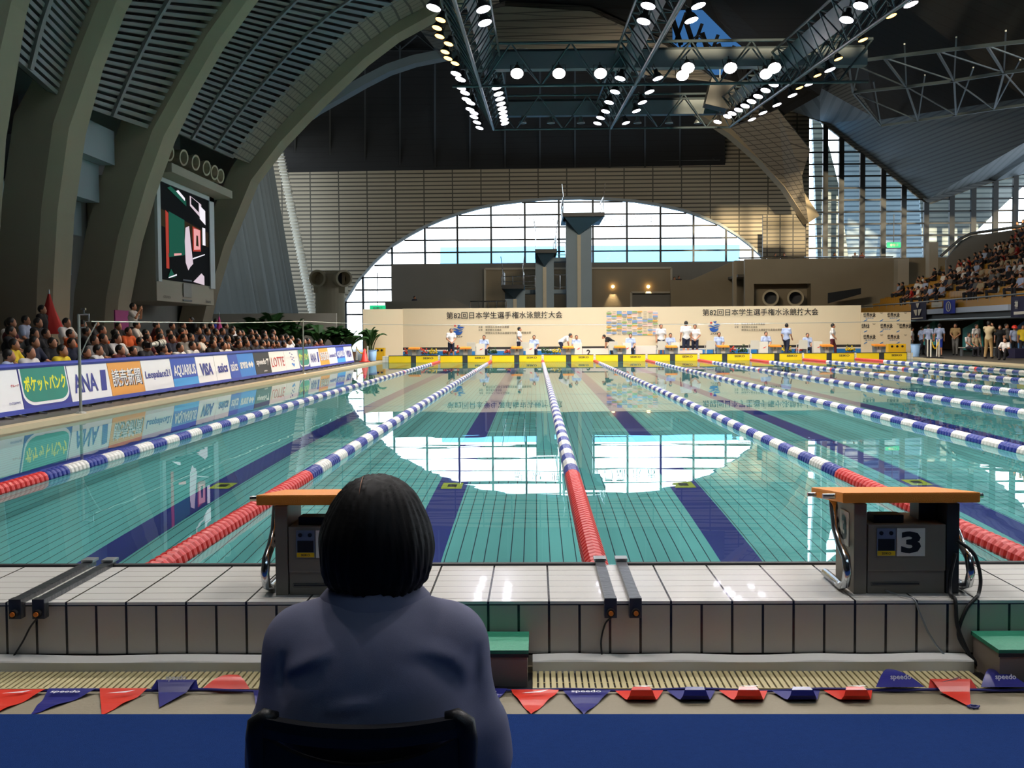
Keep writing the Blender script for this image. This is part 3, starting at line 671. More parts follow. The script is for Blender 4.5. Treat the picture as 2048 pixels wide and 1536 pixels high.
MB().box(-3.2, 2.6, 4.47, 4.71, FZ - 0.0, FZ + 0.0015).build('floor_gutter', 'black', None, kind='structure')
for x0, x1, lb in ((-3.2, -0.58, 'slotted cream drain grate on the left'), (-0.02, 1.80, 'slotted cream drain grate right of the seated person')):
    mb = MB(); n = int((x1 - x0) / 0.0253)
    for k in range(n):
        x = x0 + k * 0.0253; mb.box(x, x + 0.0175, 4.475, 4.698, FZ + 0.002, FZ + 0.011)
    mb.box(x0, x1, 4.468, 4.475, FZ + 0.002, FZ + 0.011); mb.box(x0, x1, 4.56, 4.566, FZ + 0.002, FZ + 0.006)
    o = mb.build('drain_grate', 'grate', None, bevel=0.002 if False else 0); o['label'] = lb; o['category'] = 'grate'
mat('flag_red', 'e03a28', 0.3, noise=0.06, scale=20); mat('flag_navy', '26287a', 0.3, noise=0.06, scale=20); mat('flag_white', 'e8e8ea', 0.4)
bun = thing('bunting', 'string of red and navy pennants lying along the drain grate', 'bunting', (0, 4.44, FZ))
MB().tube([(-2.4 + 0.1 * k, 4.445 + 0.006 * math.sin(k * 0.9), FZ + 0.012 + 0.004 * math.sin(k * 1.3)) for k in range(50)], 0.006, 6).build('cord', 'flag_navy', bun)
for k in range(21):
    x0 = -2.13 + 0.2025 * k; red = k % 2 == 0; rnd = random.Random(k)
    style = 'flat' if k < 12 and k not in (3, 4) else 'roll' if k < 18 else 'up'
    if k in (4,): style = 'back'
    if k in (3,): style = 'half'
    if k == 10 or k == 11: style = 'flat'
    if k >= 12 and k <= 16: style = 'roll'
    if k in (17, 19): style = 'up'
    if k in (18, 20): style = 'half'
    N, Mx = 12, 6; L = 0.27; skew = rnd.uniform(-0.06, 0.02) if style == 'flat' else 0.0; rows = []
    for i in range(N + 1):
        s = i / N * L; hw = 0.094 * (1 - i / N) + 0.0006
        if style in ('flat',): y, z = -s, 0.006 + 0.012 * math.exp(-s * 18) + 0.004 * math.sin(s * 40 + k)
        elif style == 'roll':
            a0 = 0.10
            if s < a0: y, z = -s, 0.012 - 0.05 * s
            else: th = (s - a0) / 0.024; y, z = -a0 - 0.024 * math.sin(min(th, 6.4)), 0.008 + 0.024 * (1 - math.cos(min(th, 6.4)))
        elif style == 'up': y, z = 0.6 * s, 0.014 + 0.030 * math.sin(min(s / L * 2.2, pi)) + 0.01
        elif style == 'back': y, z = 0.45 * s, 0.018 + 0.03 * math.sin(s * 9)
        else:
            if s < 0.05: y, z = 0.6 * s, 0.016 + 0.7 * s
            elif s < 0.11: y, z = 0.03 - (s - 0.05) * 0.9, 0.051 - (s - 0.05) * 0.55
            else: y, z = -0.024 - (s - 0.11), 0.014 - (s - 0.11) * 0.05
        rows.append([(x0 + 0.095 + hw * (2 * j / Mx - 1) + skew * (i / N), 4.44 + y, FZ + max(z, 0.004)) for j in range(Mx + 1)])
    mb = MB().grid(rows)
    mb.v2 = None
    if style == 'flat':
        if red: mb.poly([(x0 + 0.045 + skew * .2, 4.375, FZ + 0.022), (x0 + 0.15 + skew * .2, 4.41, FZ + 0.024), (x0 + 0.12 + skew * .2, 4.385, FZ + 0.022)], 1)
        else: lettering(mb, 'speedo', (x0 + 0.095 + skew * .2, 4.395, FZ + 0.022), (1, 0, 0), (0, 1, 0), width=0.115, bold=0.02, m=1, center=True)
    elif style in ('up', 'half'):
        z = FZ + 0.058 if style == 'up' else FZ + 0.06
        lettering(mb, 'speedo', (x0 + 0.10, 4.452 if style == 'up' else 4.443, z), (1, 0, 0), (0, 0.3, 0.95), width=0.08, bold=0.02, m=1, center=True) if not red else mb.poly([(x0 + 0.05, 4.45, z - 0.02), (x0 + 0.14, 4.45, z + 0.006), (x0 + 0.11, 4.45, z - 0.012)], 1)
    elif style == 'roll' and red: mb.poly([(x0 + 0.06, 4.33, FZ + 0.064), (x0 + 0.14, 4.335, FZ + 0.064), (x0 + 0.11, 4.322, FZ + 0.062)], 1)
    o = mb.build('pennant', ['flag_red' if red else 'flag_navy', 'flag_white'], bun, smooth=False)
o = MB().tube([(1.62 + 0.02 * math.cos(a * 0.9) * (1 + 0.2 * math.sin(a)), 4.26 + 0.014 * math.sin(a * 0.9), FZ + 0.006 + 0.002 * math.sin(a * 3)) for a in range(14)], 0.004, 5).build('cord_scrap', 'lane_blue', None)
o['label'] = 'small tangle of blue cord on the tan floor'; o['category'] = 'cord'

mat('marker_lime', 'a8b832', 0.5, noise=0.05)
for i, (c, lb) in enumerate(((centres[1], 'in the lane by the left pool side'), (centres[2], 'left of starting block 2'), (centres[3], 'beyond starting block 2'), (centres[4], 'left of starting block 3'), (centres[5], 'beyond the right edge block'))):
    r = thing('floor_marker', f'small lime marker plate on the dark lane line, {ORD[i]} from the left', 'marker', (c, 12.4, -DEPTH), 0, 'lime marker plates on the pool floor')
    MB().box(c - .11, c + .11, 12.2, 12.6, -DEPTH + .004, -DEPTH + .02).build('plate', 'marker_lime', r); MB().box(c - .05, c + .05, 12.32, 12.5, -DEPTH + .02, -DEPTH + .024).build('print', 'black', r)
    for ch_ in r.children: ch_.cycles.is_caustics_receiver = True
# ---------------------------------------------------------------- far end: pads, blocks, boards
mat('pad_black', '2b2a28', 0.6)
for i, c in enumerate(centres):
    if c < -6 or c > 17.5: continue
    n = len([q for q in centres if -6 < q <= c])
    r = thing('touch_pad', f'yellow timing pad on the far wall, {ORD[n - 1]} from the left', 'touch pad', (c, PY1, 0), 0, 'yellow timing pads on the far wall')
    mb = MB(); mb.box(c - 1.19, c - 0.125, PY1 - 0.05, PY1 - 0.01, -0.6, 0.30); mb.box(c + 0.125, c + 1.19, PY1 - 0.05, PY1 - 0.01, -0.6, 0.30); mb.build('pad', 'yellow_pad', r)
    MB().box(c - 0.125, c + 0.125, PY1 - 0.045, PY1 - 0.01, -0.6, 0.30).build('target_line', 'pad_black', r)
    mb = MB(); mb.box(c - 1.2, c + 1.2, PY1 - 0.06, PY1 - 0.006, 0.30, 0.33); mb.build('top_edge', 'pad_black', r)
    mb = MB(); lettering(mb, 'SEIKO', (c + 0.72, PY1 - 0.054, 0.19), (1, 0, 0), (0, 0, 1), width=0.5, height=0.10, bold=0.03, center=True); mb.build('maker_lettering', 'ink', r)
far_c = [c for c in centres if -6.1 < c < 17.5]
mat('far_block_body', 'c9c4b4', 0.5, noise=0.1)
ft = MB().prism([(-0.27, -0.27, 0.385), (0.27, -0.27, 0.385), (0.27, 0.27, 0.43), (-0.27, 0.27, 0.43)], (0, 0, -0.075)).mesh('platform', 'block_orange', bevel=0.01)
mb = MB(); mb.box(-0.17, 0.17, -0.02, 0.22, 0, 0.18); mb.box(-0.13, 0.13, -0.03, -0.02, 0.18, 0.33); fbod = mb.mesh('body', 'far_block_body')
mb = MB(); mb.bar((-0.2, -0.05, 0), (-0.23, -0.05, 0.34), 0.05, 0.2); fleg1 = mb.mesh('side_plate', 'steel'); mb = MB(); mb.bar((0.2, -0.05, 0), (0.23, -0.05, 0.34), 0.05, 0.2); fleg2 = mb.mesh('side_plate', 'steel')
for i, c in enumerate(far_c):
    r = thing('starting_block', f'small orange topped starting block at the far end, {ORD[i]} from the left', 'starting block', (c, PY1 + 0.45, 0.30), 0, 'far starting blocks')
    for me in (ft, fbod, fleg1, fleg2): put(me, me.name.split('.')[0], r, local=True)
    mb = MB(); lettering(mb, str(10 - i), (0, -0.035, 0.255), (1, 0, 0), (0, 0, 1), height=0.12, bold=0.03, center=True); put(mb.mesh('number', 'ink'), 'number', r, local=True)

# event backdrop
YB = 59.3
P4 = lambda x, y: at(x, y, Y=YB - 0.03)
mat('backdrop', 'e2d0ab', 0.55, noise=0.015); mat('band_blue', '2a79b8', 0.5, noise=0.05); mat('logo_blue', '1f55a5', 0.5); mat('logo_red', 'd8302a', 0.5)
r = thing('backdrop_board', 'long cream event board with Japanese title behind the far starting blocks', 'board', (at(1263, 700, Y=YB).x, YB, 0.08))
xl, xr, zt = at(805, 617, Y=YB).x, at(1722, 611, Y=YB).x, at(1263, 614, Y=YB).z
MB().box(xl, xr, YB, YB + 0.1, 0.08, zt).build('panel', 'backdrop', r)
zz = lambda y: at(1263, y, Y=YB).z
mb = MB(); mb.box(xl, xr, YB - 0.015, YB, zz(697), zz(692), 0); mb.box(xl, xr, YB - 0.015, YB, zz(700), zz(697), 1); mb.box(xl, xr, YB - 0.015, YB, 0.09, zz(700), 2); mb.build('base_stripes', ['ink', 'white_paint', 'band_blue'], r)
MB().box(xl, xr, YB - 0.004, YB, zz(648.6), zz(648.2)).build('panel_joint', 'concrete_pale', r)
for k, (px, py, dx, dy) in enumerate(((893, 631, 0, 0), (1405, 625, 512, -6))):
    mb = MB(); a, b = P4(893 + dx, 631 + dy), P4(1125 + dx, 631 + dy)
    lettering(mb, '第82回日本学生選手権水泳競技大会', ((a.x + b.x) / 2, a.y, a.z), (1, 0, 0), (0, 0, 1), width=b.x - a.x, bold=0.008, center=True); mb.build('title_lettering', 'ink', r)
    mb = MB()
    for s, x0, x1, y in (('主催', 957, 965, 654), ('財団法人日本水泳連盟', 971, 1018, 654), ('主管', 957, 965, 660), ('東京都水泳協会', 971, 1003, 660), ('財団法人日本水泳連盟学生委員会関東支部', 971, 1062, 666)):
        a, b = P4(x0 + dx, y + dy), P4(x1 + dx, y + dy); lettering(mb, s, ((a.x + b.x) / 2, a.y, a.z), (1, 0, 0), (0, 0, 1), width=b.x - a.x, bold=0.004, center=True)
    mb.build('organiser_lettering', 'ink', r)
    c = P4(916 + dx, 661 + dy); U = lambda x, z: (c.x + x / 38.8, c.y, c.z + z / 38.8)
    mb = MB(); mb.poly([U(-5.8 + 2 * math.cos(t), 9.5 + 2 * math.sin(t)) for t in np.linspace(0, 6.2, 14)], 1)
    mb.poly([U(-2, 12), U(6, 12.5), U(2, 8), U(14, 7), U(8, 4.5), U(2, 3.5), U(-2, 6), U(1, 9)], 0)
    mb.poly([U(-13, 3), U(-6, 4.5), U(2, 1.5), U(8, 2.5), U(13, 5), U(7, 0), U(1, -1), U(-6, 2)], 0)
    mb.poly([U(-9, -1)] + [U(9 * math.cos(t), -1 - 8 * math.sin(t) * 1.0) for t in np.linspace(pi, 0, 12)][1:] + [U(4, -3), U(-2, 0)], 0)
    mb.build('emblem', ['logo_blue', 'logo_red'], r)
    mb = MB(); a = P4(917 + dx, 674 + dy); lettering(mb, 'JASF', a, (1, 0, 0), (0, 0, 1), width=0.42, height=0.09, bold=0.02, center=True); mb.build('emblem_lettering', 'ink', r)
cols = ['c9d2dc', '7f9cc4', 'f0b9a4', '8aa862', 'e0a648', 'dfe2e4', '9a9a90', 'a9bad2', 'eed6c6']
for i, c in enumerate(cols): mat('ad_%d' % i, c, 0.55, noise=0.02)
mb = MB(); rr = random.Random(3)
for row in range(16):
    for cx in range(10):
        x0, x1 = P4(1213 + 10.3 * cx, 622 + 3.05 * row), P4(1213 + 10.3 * cx + 9.8, 622 + 3.05 * row + 2.75)
        k = [5, 1, 2, 5, 3, 8, 1, 4, 5, 7, 6][(cx * 3 + row * 4 + (row * cx) % 3) % 11] if rr.random() > 0.25 else 5
        if k == 5:
            lettering(mb, rr.choice(['ANA', 'VISA', 'asics', 'LOTTE']), ((x0.x + x1.x) / 2, x0.y + 0.012, (x0.z + x1.z) / 2), (1, 0, 0), (0, 0, 1), width=0.16, height=0.045, bold=0.0, m=9, center=True)
        else: mb.box(x0.x, x1.x, x0.y + 0.01, x0.y + 0.026, x1.z, x0.z, k)
mb.build('sponsor_grid', ['ad_%d' % i for i in range(9)] + ['ink'], r)
mb = MB(); a, b = at(726, 622, Y=58.2), at(805, 618, Y=YB); mb.prism([(a.x, a.y, 0.08), (b.x, b.y - 0.05, 0.08), (b.x, b.y - 0.05, b.z), (a.x, a.y, b.z - 0.02)], (0, 0.1, 0))
o = mb.build('board_wing', 'backdrop', None); o['label'] = 'plain cream board angled at the left end of the event board'; o['category'] = 'board'
# sponsor wall
YS = 58.6; PS = lambda x, y: at(x, y, Y=YS - 0.02)
a, b = at(1723, 625, Y=YS), at(1822, 625, Y=YS)
r = thing('sponsor_wall', 'cream interview board with repeated brush lettering right of the event board', 'board', ((a.x + b.x) / 2, YS, 0.08))
MB().box(a.x, b.x, YS, YS + 0.08, 0.08, a.z).build('panel', 'backdrop', r)
mb = MB()
for x, y in ((1739, 628), (1787, 628), (1731, 650), (1773, 650), (1811, 650), (1739, 672), (1787, 672)):
    lettering(mb, '世界水泳', PS(x, y + 2), (1, 0, 0), (0, 0.0, 1), width=0.62 if x != 1731 else 0.4, height=0.24, bold=0.03, center=True)
mb.build('brush_lettering', 'ink', r)
mb = MB()
for x, y in ((1763, 627), (1811, 627), (1748, 649), (1796, 649), (1763, 671), (1811, 671)):
    p = PS(x, y); mb.prism([p + Vector((-0.09, 0, 0.05)), p + Vector((0.09, 0, 0.05)), p + Vector((0.03, 0, -0.02)), p + Vector((-0.03, 0, -0.02))], (0, -0.004, 0))
mb.build('emblem', 'coping', r)
mb = MB()
for y in (641, 663, 686):
    for x in (1731, 1763, 1796): p = PS(x, y); mb.prism([p + Vector((-0.1, 0, -0.06)), p + Vector((0.06, 0, 0.01)), p + Vector((0.1, 0, 0.07)), p + Vector((-0.06, 0, 0.0))], (0, -0.004, 0))
for x, y in ((1739, 634), (1787, 634), (1773, 656), (1739, 678), (1787, 678)): lettering(mb, 'asics', PS(x, y + 2), (1, 0, 0), (0, 0, 1), width=0.4, height=0.07, m=0, center=True)
mb.build('blue_marks', 'band_blue', r)

# timekeepers' furniture
mat('plastic_white', 'd8d3c2', 0.4, noise=0.03)
def white_chair():
    r = thing('plastic_chair', '', 'chair', (0, 0, 0))
    MB().box(-0.22, 0.22, -0.22, 0.2, 0.41, 0.44).build('seat', 'plastic_white', r, bevel=0.01)
    mb = MB(); mb.prism([(-0.23, 0.18, 0.44), (0.23, 0.18, 0.44), (0.21, 0.26, 0.85), (-0.21, 0.26, 0.85)], (0, 0.03, 0)); mb.build('backrest', 'plastic_white', r, bevel=0.008)
    for sx in (-0.2, 0.2):
        for sy in (-0.2, 0.18): MB().cyl((sx * 1.08, sy * 1.1, 0), (sx, sy, 0.42), 0.022, 8).build('leg', 'plastic_white', r)
        MB().tube([(sx * 1.1, -0.18, 0.42), (sx * 1.15, -0.16, 0.62), (sx * 1.15, 0.0, 0.65), (sx * 1.08, 0.2, 0.66)], 0.02, 8).build('armrest', 'plastic_white', r)
    return r
ch0 = white_chair()
cz = 0.085
for i, px in enumerate((943, 1050, 1226, 1323, 1420, 1508, 1604)):
    p = at(px, 700, Y=57.0); lb = f'white plastic chair behind the far blocks, {ORD[i]} from the left'
    if i == 0: ch0.location = (p.x, 57.0, cz); ch0.rotation_euler = (0, 0, pi); ch0['label'] = lb; ch0['group'] = 'white chairs behind the far blocks'
    else: copy_thing(ch0, (p.x, 57.0, cz), pi, lb, 'white chairs behind the far blocks')
mat('arrow_red', 'd42a24', 0.5)
def lane_box():
    r = thing('lane_box', '', 'box', (0, 0, 0)); MB().box(-0.21, 0.21, -0.18, 0.18, 0, 0.78).build('box', 'plastic_white', r, bevel=0.01)
    mb = MB(); mb.prism([(-0.13, -0.185, 0.40), (0.0, -0.185, 0.50), (0.14, -0.185, 0.56), (0.05, -0.185, 0.47), (-0.05, -0.185, 0.46)], (0, -0.004, 0)); mb.build('arrow_mark', 'arrow_red', r)
    return r
lb0 = lane_box()
for i, px in enumerate((961, 1060, 1155, 1253, 1350, 1526, 1634)):
    p = at(px, 700, Y=56.95); t_ = f'white lane box with a red arrow, {ORD[i]} along the far end from the left'
    if i == 0: lb0.location = (p.x, 56.95, cz); lb0['label'] = t_; lb0['group'] = 'white lane boxes at the far end'
    else: copy_thing(lb0, (p.x, 56.95, cz), 0, t_, 'white lane boxes at the far end')
mat('podium_pink', 'f1d9c8', 0.5, noise=0.03)
a, b = at(1164, 697, Y=58.2), at(1218, 711, Y=58.2)
r = thing('podium', 'pale pink winners podium box marked 2', 'podium', ((a.x + b.x) / 2, 58.2, 0.08)); MB().box(a.x, b.x, 57.8, 58.5, 0.08, a.z).build('box', 'podium_pink', r)
mb = MB(); lettering(mb, '2', at(1177, 705, Y=57.79), (1, 0, 0), (0, 0, 1), height=0.3, bold=0.04, center=True); mb.build('number', 'ink', r)
for x0, x1, y0, Y, l in ((1272, 1312, 692, 58.2, 'tall pale pink podium box without a number'), (1355, 1405, 701, 57.4, 'low pale pink podium step')):
    a, b = at(x0, y0, Y=Y), at(x1, y0, Y=Y); o = MB().box(a.x, b.x, Y, Y + 0.6, 0.08, a.z).build('podium', 'podium_pink', None, bevel=0.01); o['label'] = l; o['category'] = 'podium'

# flowers behind the far blocks
mat('leaf', '3f6a2c', 0.6, noise=0.3, scale=12); mat('leaf_dark', '274a22', 0.6, noise=0.3, scale=6); mat('bloom_red', 'c8432a', 0.6, noise=0.2, scale=30); mat('bloom_yellow', 'e6c52e', 0.6); mat('pot', '7a5a44', 0.8)
def flowers(px, kind, label):
    p = at(px, 705, Y=58.6); r = thing('flower_planter', label, 'flowers', (p.x, 58.6, 0.08), 0, 'flower planters below the event board'); rr = random.Random(px)
    MB().box(p.x - 0.2, p.x + 0.2, 58.45, 58.75, 0.08, 0.30).build('planter', 'pot', r)
    mb = MB()
    for k in range(60):
        c = Vector((p.x + rr.uniform(-0.24, 0.24), 58.6 + rr.uniform(-0.18, 0.18), 0.30 + abs(rr.gauss(0, 0.13)))); d = Vector((rr.uniform(-1, 1), rr.uniform(-1, 1), rr.uniform(0, 1))).normalized() * 0.09; s = d.cross(Vector((rr.random(), rr.random(), 1))).normalized() * 0.03
        mb.poly([c, c + d * 0.5 + s, c + d, c + d * 0.5 - s])
    mb.build('leaves', 'leaf', r, fix=False)
    mb = MB()
    for k in range(26):
        c = Vector((p.x + rr.uniform(-0.22, 0.22), 58.55 + rr.uniform(-0.18, 0.15), 0.38 + abs(rr.gauss(0, 0.10)))); mb.ball(c, rr.uniform(0.03, 0.055), 6)
    mb.build('blooms', kind, r, fix=False)
for i, (px, k) in enumerate(((818, 'r'), (846, 'r'), (866, 'y'), (895, 'r'), (922, 'r'), (985, 'g'), (1018, 'r'), (1092, 'g'), (1112, 'y'), (1462, 'r'), (1484, 'g'), (1574, 'y'), (1600, 'r'), (1653, 'r'), (1700, 'y'))):
    flowers(px, {'r': 'bloom_red', 'y': 'bloom_yellow', 'g': 'leaf_dark'}[k], {'r': 'planter of red flowers', 'y': 'planter of yellow flowers', 'g': 'planter of dark green leaves'}[k] + f' below the event board, {ORD[i]} planter from the left')

# bins, cone, posts with chains
mat('bin_yellow', 'e9b61c', 0.45, noise=0.04); mat('bin_blue', '8fb4d8', 0.45, noise=0.06); mat('cone_red', 'd8352a', 0.5, noise=0.05); mat('chain_yellow', 'e2b81e', 0.5)
for x0, x1, y0, y1, Y, l in ((750, 769, 696, 712, 57.6, 'yellow bin with two round holes at the left end of the far wall'), (1777, 1812, 688, 703, 57.6, 'wide yellow bin with round holes in front of the interview board')):
    a, b = at(x0, y0, Y=Y), at(x1, y1, Y=Y); r = thing('recycling_bin', l, 'bin', ((a.x + b.x) / 2, Y, 0.08))
    MB().box(a.x, b.x, Y, Y + 0.45, 0.08, a.z).build('body', 'bin_yellow', r, bevel=0.01)
    mb = MB(); n = 2 if x0 < 1000 else 3
    for k in range(n): mb.cyl((lerp(a.x, b.x, (k + 0.7) / (n + 0.4)), Y - 0.01, a.z - 0.12), (lerp(a.x, b.x, (k + 0.7) / (n + 0.4)), Y + 0.01, a.z - 0.12), 0.06, 12)
    mb.build('opening', 'black', r)
for px, y0, Y, l in ((744, 700, 55.9, 'tall pale blue bin beside the red cone'), (1831, 688, 57.2, 'tall pale blue bin right of the far wall')):
    p = at(px, y0, Y=Y); r = thing('waste_bin', l, 'bin', (p.x, Y, 0.08)); MB().lathe([(0.19, 0.08), (0.235, p.z), (0.215, p.z), (0.18, 0.12)], (p.x, Y, 0), 16).build('body', 'bin_blue', r, smooth=True)
    MB().lathe([(0.235, p.z - 0.04), (0.25, p.z - 0.02), (0.25, p.z), (0.22, p.z + 0.004)], (p.x, Y, 0), 16).build('rim', 'bin_blue', r)
p = at(729, 697, Y=53.5); r = thing('traffic_cone', 'red traffic cone at the end of the advertising boards', 'cone', (p.x, 53.5, 0.08))
MB().lathe([(0.20, 0.11), (0.17, 0.13), (0.035, p.z), (0.0, p.z)], (p.x, 53.5, 0), 16).build('cone', 'cone_red', r, smooth=True); MB().box(p.x - 0.22, p.x + 0.22, 53.28, 53.72, 0.08, 0.115).build('base', 'cone_red', r, bevel=0.01)
def post(x, Y, h, l):
    r = thing('barrier_post', l, 'post', (x, Y, 0.08), 0, 'white barrier posts')
    MB().cyl((x, Y, 0.12), (x, Y, h), 0.035, 10).build('pole', 'plastic_white', r); MB().lathe([(0.0, h + 0.04), (0.04, h + 0.02), (0.05, h)], (x, Y, 0), 10).build('cap', 'plastic_white', r)
    MB().lathe([(0.2, 0.08), (0.2, 0.1), (0.05, 0.14), (0.0, 0.14)], (x, Y, 0), 14).build('base', 'rubber', r)
def chain(p, q, sag, l):
    mb = MB()
    for k in range(21):
        t0, t1 = k / 21, (k + 1) / 21; f = lambda t: Vector(p).lerp(Vector(q), t) - Vector((0, 0, sag * 4 * t * (1 - t)))
        mb.cyl(f(t0), f(t1), 0.022 if k % 2 else 0.035, 6)
    o = mb.build('barrier_chain', 'chain_yellow', None); o['label'] = l; o['category'] = 'chain'
a, b = at(713, 694, Y=54.6), at(735, 694, Y=54.6)
post(a.x, 54.6, a.z, 'left white post beside the red cone'); post(b.x, 54.6, b.z, 'right white post beside the red cone'); chain((a.x, 54.6, a.z - 0.05), (b.x, 54.6, b.z - 0.05), 0.25, 'yellow chain between the white posts by the red cone')
ps = [(1855.5, 54.6), (1862, 53.6), (1874, 54.6), (1878.5, 53.6)]
for i, (px, Y) in enumerate(ps): q = at(px, 680, Y=Y); post(q.x, Y, q.z, f'white post on the right deck, {ORD[i]} of four from the left')
q0, q1 = at(1864, 684, Y=53.6), at(1877, 684, Y=53.6); chain(q0, q1, 0.3, 'yellow chain between the white posts on the right deck')

# diving towers
mat('tower', '8496a2', 0.7, noise=0.12, scale=0.6); mat('tower_blue', '4a6f88', 0.6, noise=0.1); mat('tower_strip', 'c0b9a4', 0.7)
def tower(label, x0, x1, ydeck, cx0, cx1, ytip, Y, cstart):
    D = lambda x, y, yy=Y: at(x, y, Y=yy)
    a, b = D(x0, ydeck), D(x1, ydeck); c0, c1 = D(cx0, 600), D(cx1, 600); xm = (c0.x + c1.x) / 2
    r = thing('diving_tower', label, 'diving tower', (xm, Y + 1, 0.08), 0, 'concrete diving towers')
    MB().box(a.x, b.x, Y - 2.0, Y + 5, a.z - 0.28, a.z).build('platform', 'frame_dark', r)
    zt, zc = a.z - 0.28, D(0, cstart).z; zp = D(0, ytip).z
    MB().box(c0.x, c1.x, Y, Y + 1.6, 0.08, zc).build('column', 'tower', r)
    mb = MB(); mb.add([(a.x + 0.1, Y - 1.8, zt), (b.x - 0.1, Y - 1.8, zt), (b.x - 0.1, Y + 1.6, zt), (a.x + 0.1, Y + 1.6, zt), (xm, Y - 0.06, zp), (c1.x, Y + 1.6, zc), (c0.x, Y + 1.6, zc), (c0.x, Y - 0.05, zc + 0.4), (c1.x, Y - 0.05, zc + 0.4)],
                      [(0, 1, 2, 3), (0, 7, 4), (0, 4, 1), (1, 4, 8), (1, 8, 5, 2), (0, 3, 6, 7), (3, 2, 5, 6)]); mb.build('bracket', 'tower_blue', r)
    MB().box(xm - 0.13, xm + 0.13, Y - 0.06, Y, 0.08, zp).build('light_strip', 'tower_strip', r)
    for sx in (a.x + 0.05, b.x - 0.05):
        mb = MB(); h = 1.15
        for k in range(4): mb.cyl((sx, Y - 1.7 + 2 * k, a.z), (sx, Y - 1.7 + 2 * k, a.z + h), 0.03, 6)
        for z in (0.55, h): mb.cyl((sx, Y - 1.7, a.z + z), (sx, Y + 4.3, a.z + z), 0.028, 6)
        mb.cyl((sx, Y - 1.7, a.z + h), (sx + (0.1 if sx > xm else -0.1), Y - 1.9, a.z + h + 0.9), 0.03, 6); mb.build('railing', 'chrome', r)
    return r
tower('tallest diving tower with its platform against the bright window', 1124, 1206, 431, 1133, 1184, 480, 85, 452)
tower('middle diving tower left of the tallest one', 1070, 1113, 502, 1071, 1108, 543, 85, 516)
tower('lowest diving tower at the left of the group', 1005, 1048, 572, 1010, 1050, 606, 85, 588)
for x0, x1, y, l in ((1048, 1133, 579, 'lower concrete walkway joining the three diving towers'), (1107, 1134, 514, 'upper concrete walkway joining the two higher diving towers')):
    a, b = at(x0, y, Y=86.2), at(x1, y, Y=86.2); r = thing('walkway', l, 'walkway', ((a.x + b.x) / 2, 87, 0.08))
    MB().box(a.x, b.x, 86.8, 88.4, a.z - 0.3, a.z).build('deck', 'tower', r)
    mb = MB()
    for k in range(int((b.x - a.x) / 0.9) + 1): x = a.x + k * 0.9; mb.cyl((x, 86.85, a.z), (x, 86.85, a.z + 1.1), 0.03, 6)
    for z in (0.2, 1.1): mb.cyl((a.x, 86.85, a.z + z), (b.x, 86.85, a.z + z), 0.03, 6)
    mb.build('railing', 'chrome', r)
a, b = at(1003, 553, Y=84), at(1070, 573, Y=84); mb = MB()
for k in range(4): x = lerp(a.x, b.x, k / 3); mb.cyl((x, 84, b.z), (x, 84, a.z), 0.035, 6)
for z in (b.z + 0.1, (a.z + b.z) / 2, a.z): mb.cyl((a.x, 84, z), (b.x, 84, z), 0.03, 6)
o = mb.build('railing', 'chrome', None); o['label'] = 'chrome railing round the lowest diving platform'; o['category'] = 'railing'
for x0, x1, n, l in ((940, 1012, 5, 'low chrome railing above the board, left of the lowest tower'), (1186, 1262, 5, 'low chrome railing above the board, right of the tallest tower'), (1290, 1372, 4, 'low chrome railing above the board under the wall lights')):
    a, b = at(x0, 603, Y=80), at(x1, 603, Y=80); mb = MB()
    for k in range(n): x = lerp(a.x, b.x, k / (n - 1)); mb.cyl((x, 80, 0.08), (x, 80, a.z - (1.0 if x0 > 1000 else 0)), 0.04, 6)
    zt = a.z - (1.0 if x0 > 1000 else 0)
    for z in (zt, zt - 0.5): mb.cyl((a.x, 80, z), (b.x, 80, z), 0.04, 6)
    o = mb.build('railing', 'chrome', None); o['label'] = l; o['category'] = 'railing'
# wall lights on the inset panel
mat('warm_glow', 'ffd9a0', 0.5, emit='ffc878', es=8)
for i, px in enumerate((1226, 1297)):
    p = at(px, 573, Y=94.5); r = thing('wall_light', f'small warm wall light on the concrete panel, {"left" if i == 0 else "right"} of two', 'wall light', p, 0, 'wall lights')
    MB().cyl(p, p + Vector((0, 0.3, 0)), 0.13, 10).build('lamp', 'warm_glow', r)
    l = bpy.data.lights.new('wall_light', 'SPOT'); l.energy = 260; l.color = (1, 0.75, 0.42); l.spot_size = 1.0; l.spot_blend = 0.8
    o = bpy.data.objects.new('glow', l); COL.objects.link(o); o.location = p + Vector((0, -0.1, 0.05)); o.rotation_euler = Vector((0, 0.18, -1)).to_track_quat('-Z', 'Y').to_euler()
# round air vents
mat('vent', 'c2b497', 0.7, noise=0.1, scale=2)
def pipe(mb, c, d, r, L, m=0, mi=1):
    c, d = Vector(c), Vector(d).normalized(); a = d.orthogonal().normalized(); b = d.cross(a); n = 24
    prof = [(r, L), (r, 0.0), (r * 1.12, 0.0), (r * 1.12, -0.14), (r * 0.86, -0.14), (r * 0.82, L * 0.8)]
    rows = [[c + d * (-h) * -1 * -1 + rr * (math.cos(2 * pi * k / n) * a + math.sin(2 * pi * k / n) * b) for k in range(n + 1)] for rr, h in prof]
    mb.grid(rows, m); mb.poly([c - d * L * 0.8 + r * 0.84 * (math.cos(2 * pi * k / n) * a + math.sin(2 * pi * k / n) * b) for k in range(n)], mi)
p = at(655, 600, Y=78); r = thing('vent_tower', 'concrete air vent tower with two round openings left of the arched window', 'air vent', (p.x, 78.5, 0.08))
zt = at(655, 541, Y=78).z
mb = MB(); mb.cyl((p.x, 79.0, 0.08), (p.x, 79.0, zt - 0.2), 1.0, 24); mb.box(p.x - 1.0, p.x + 1.15, 78.3, 79.6, zt - 1.5, zt); mb.build('body', 'vent', r, bevel=0.03)
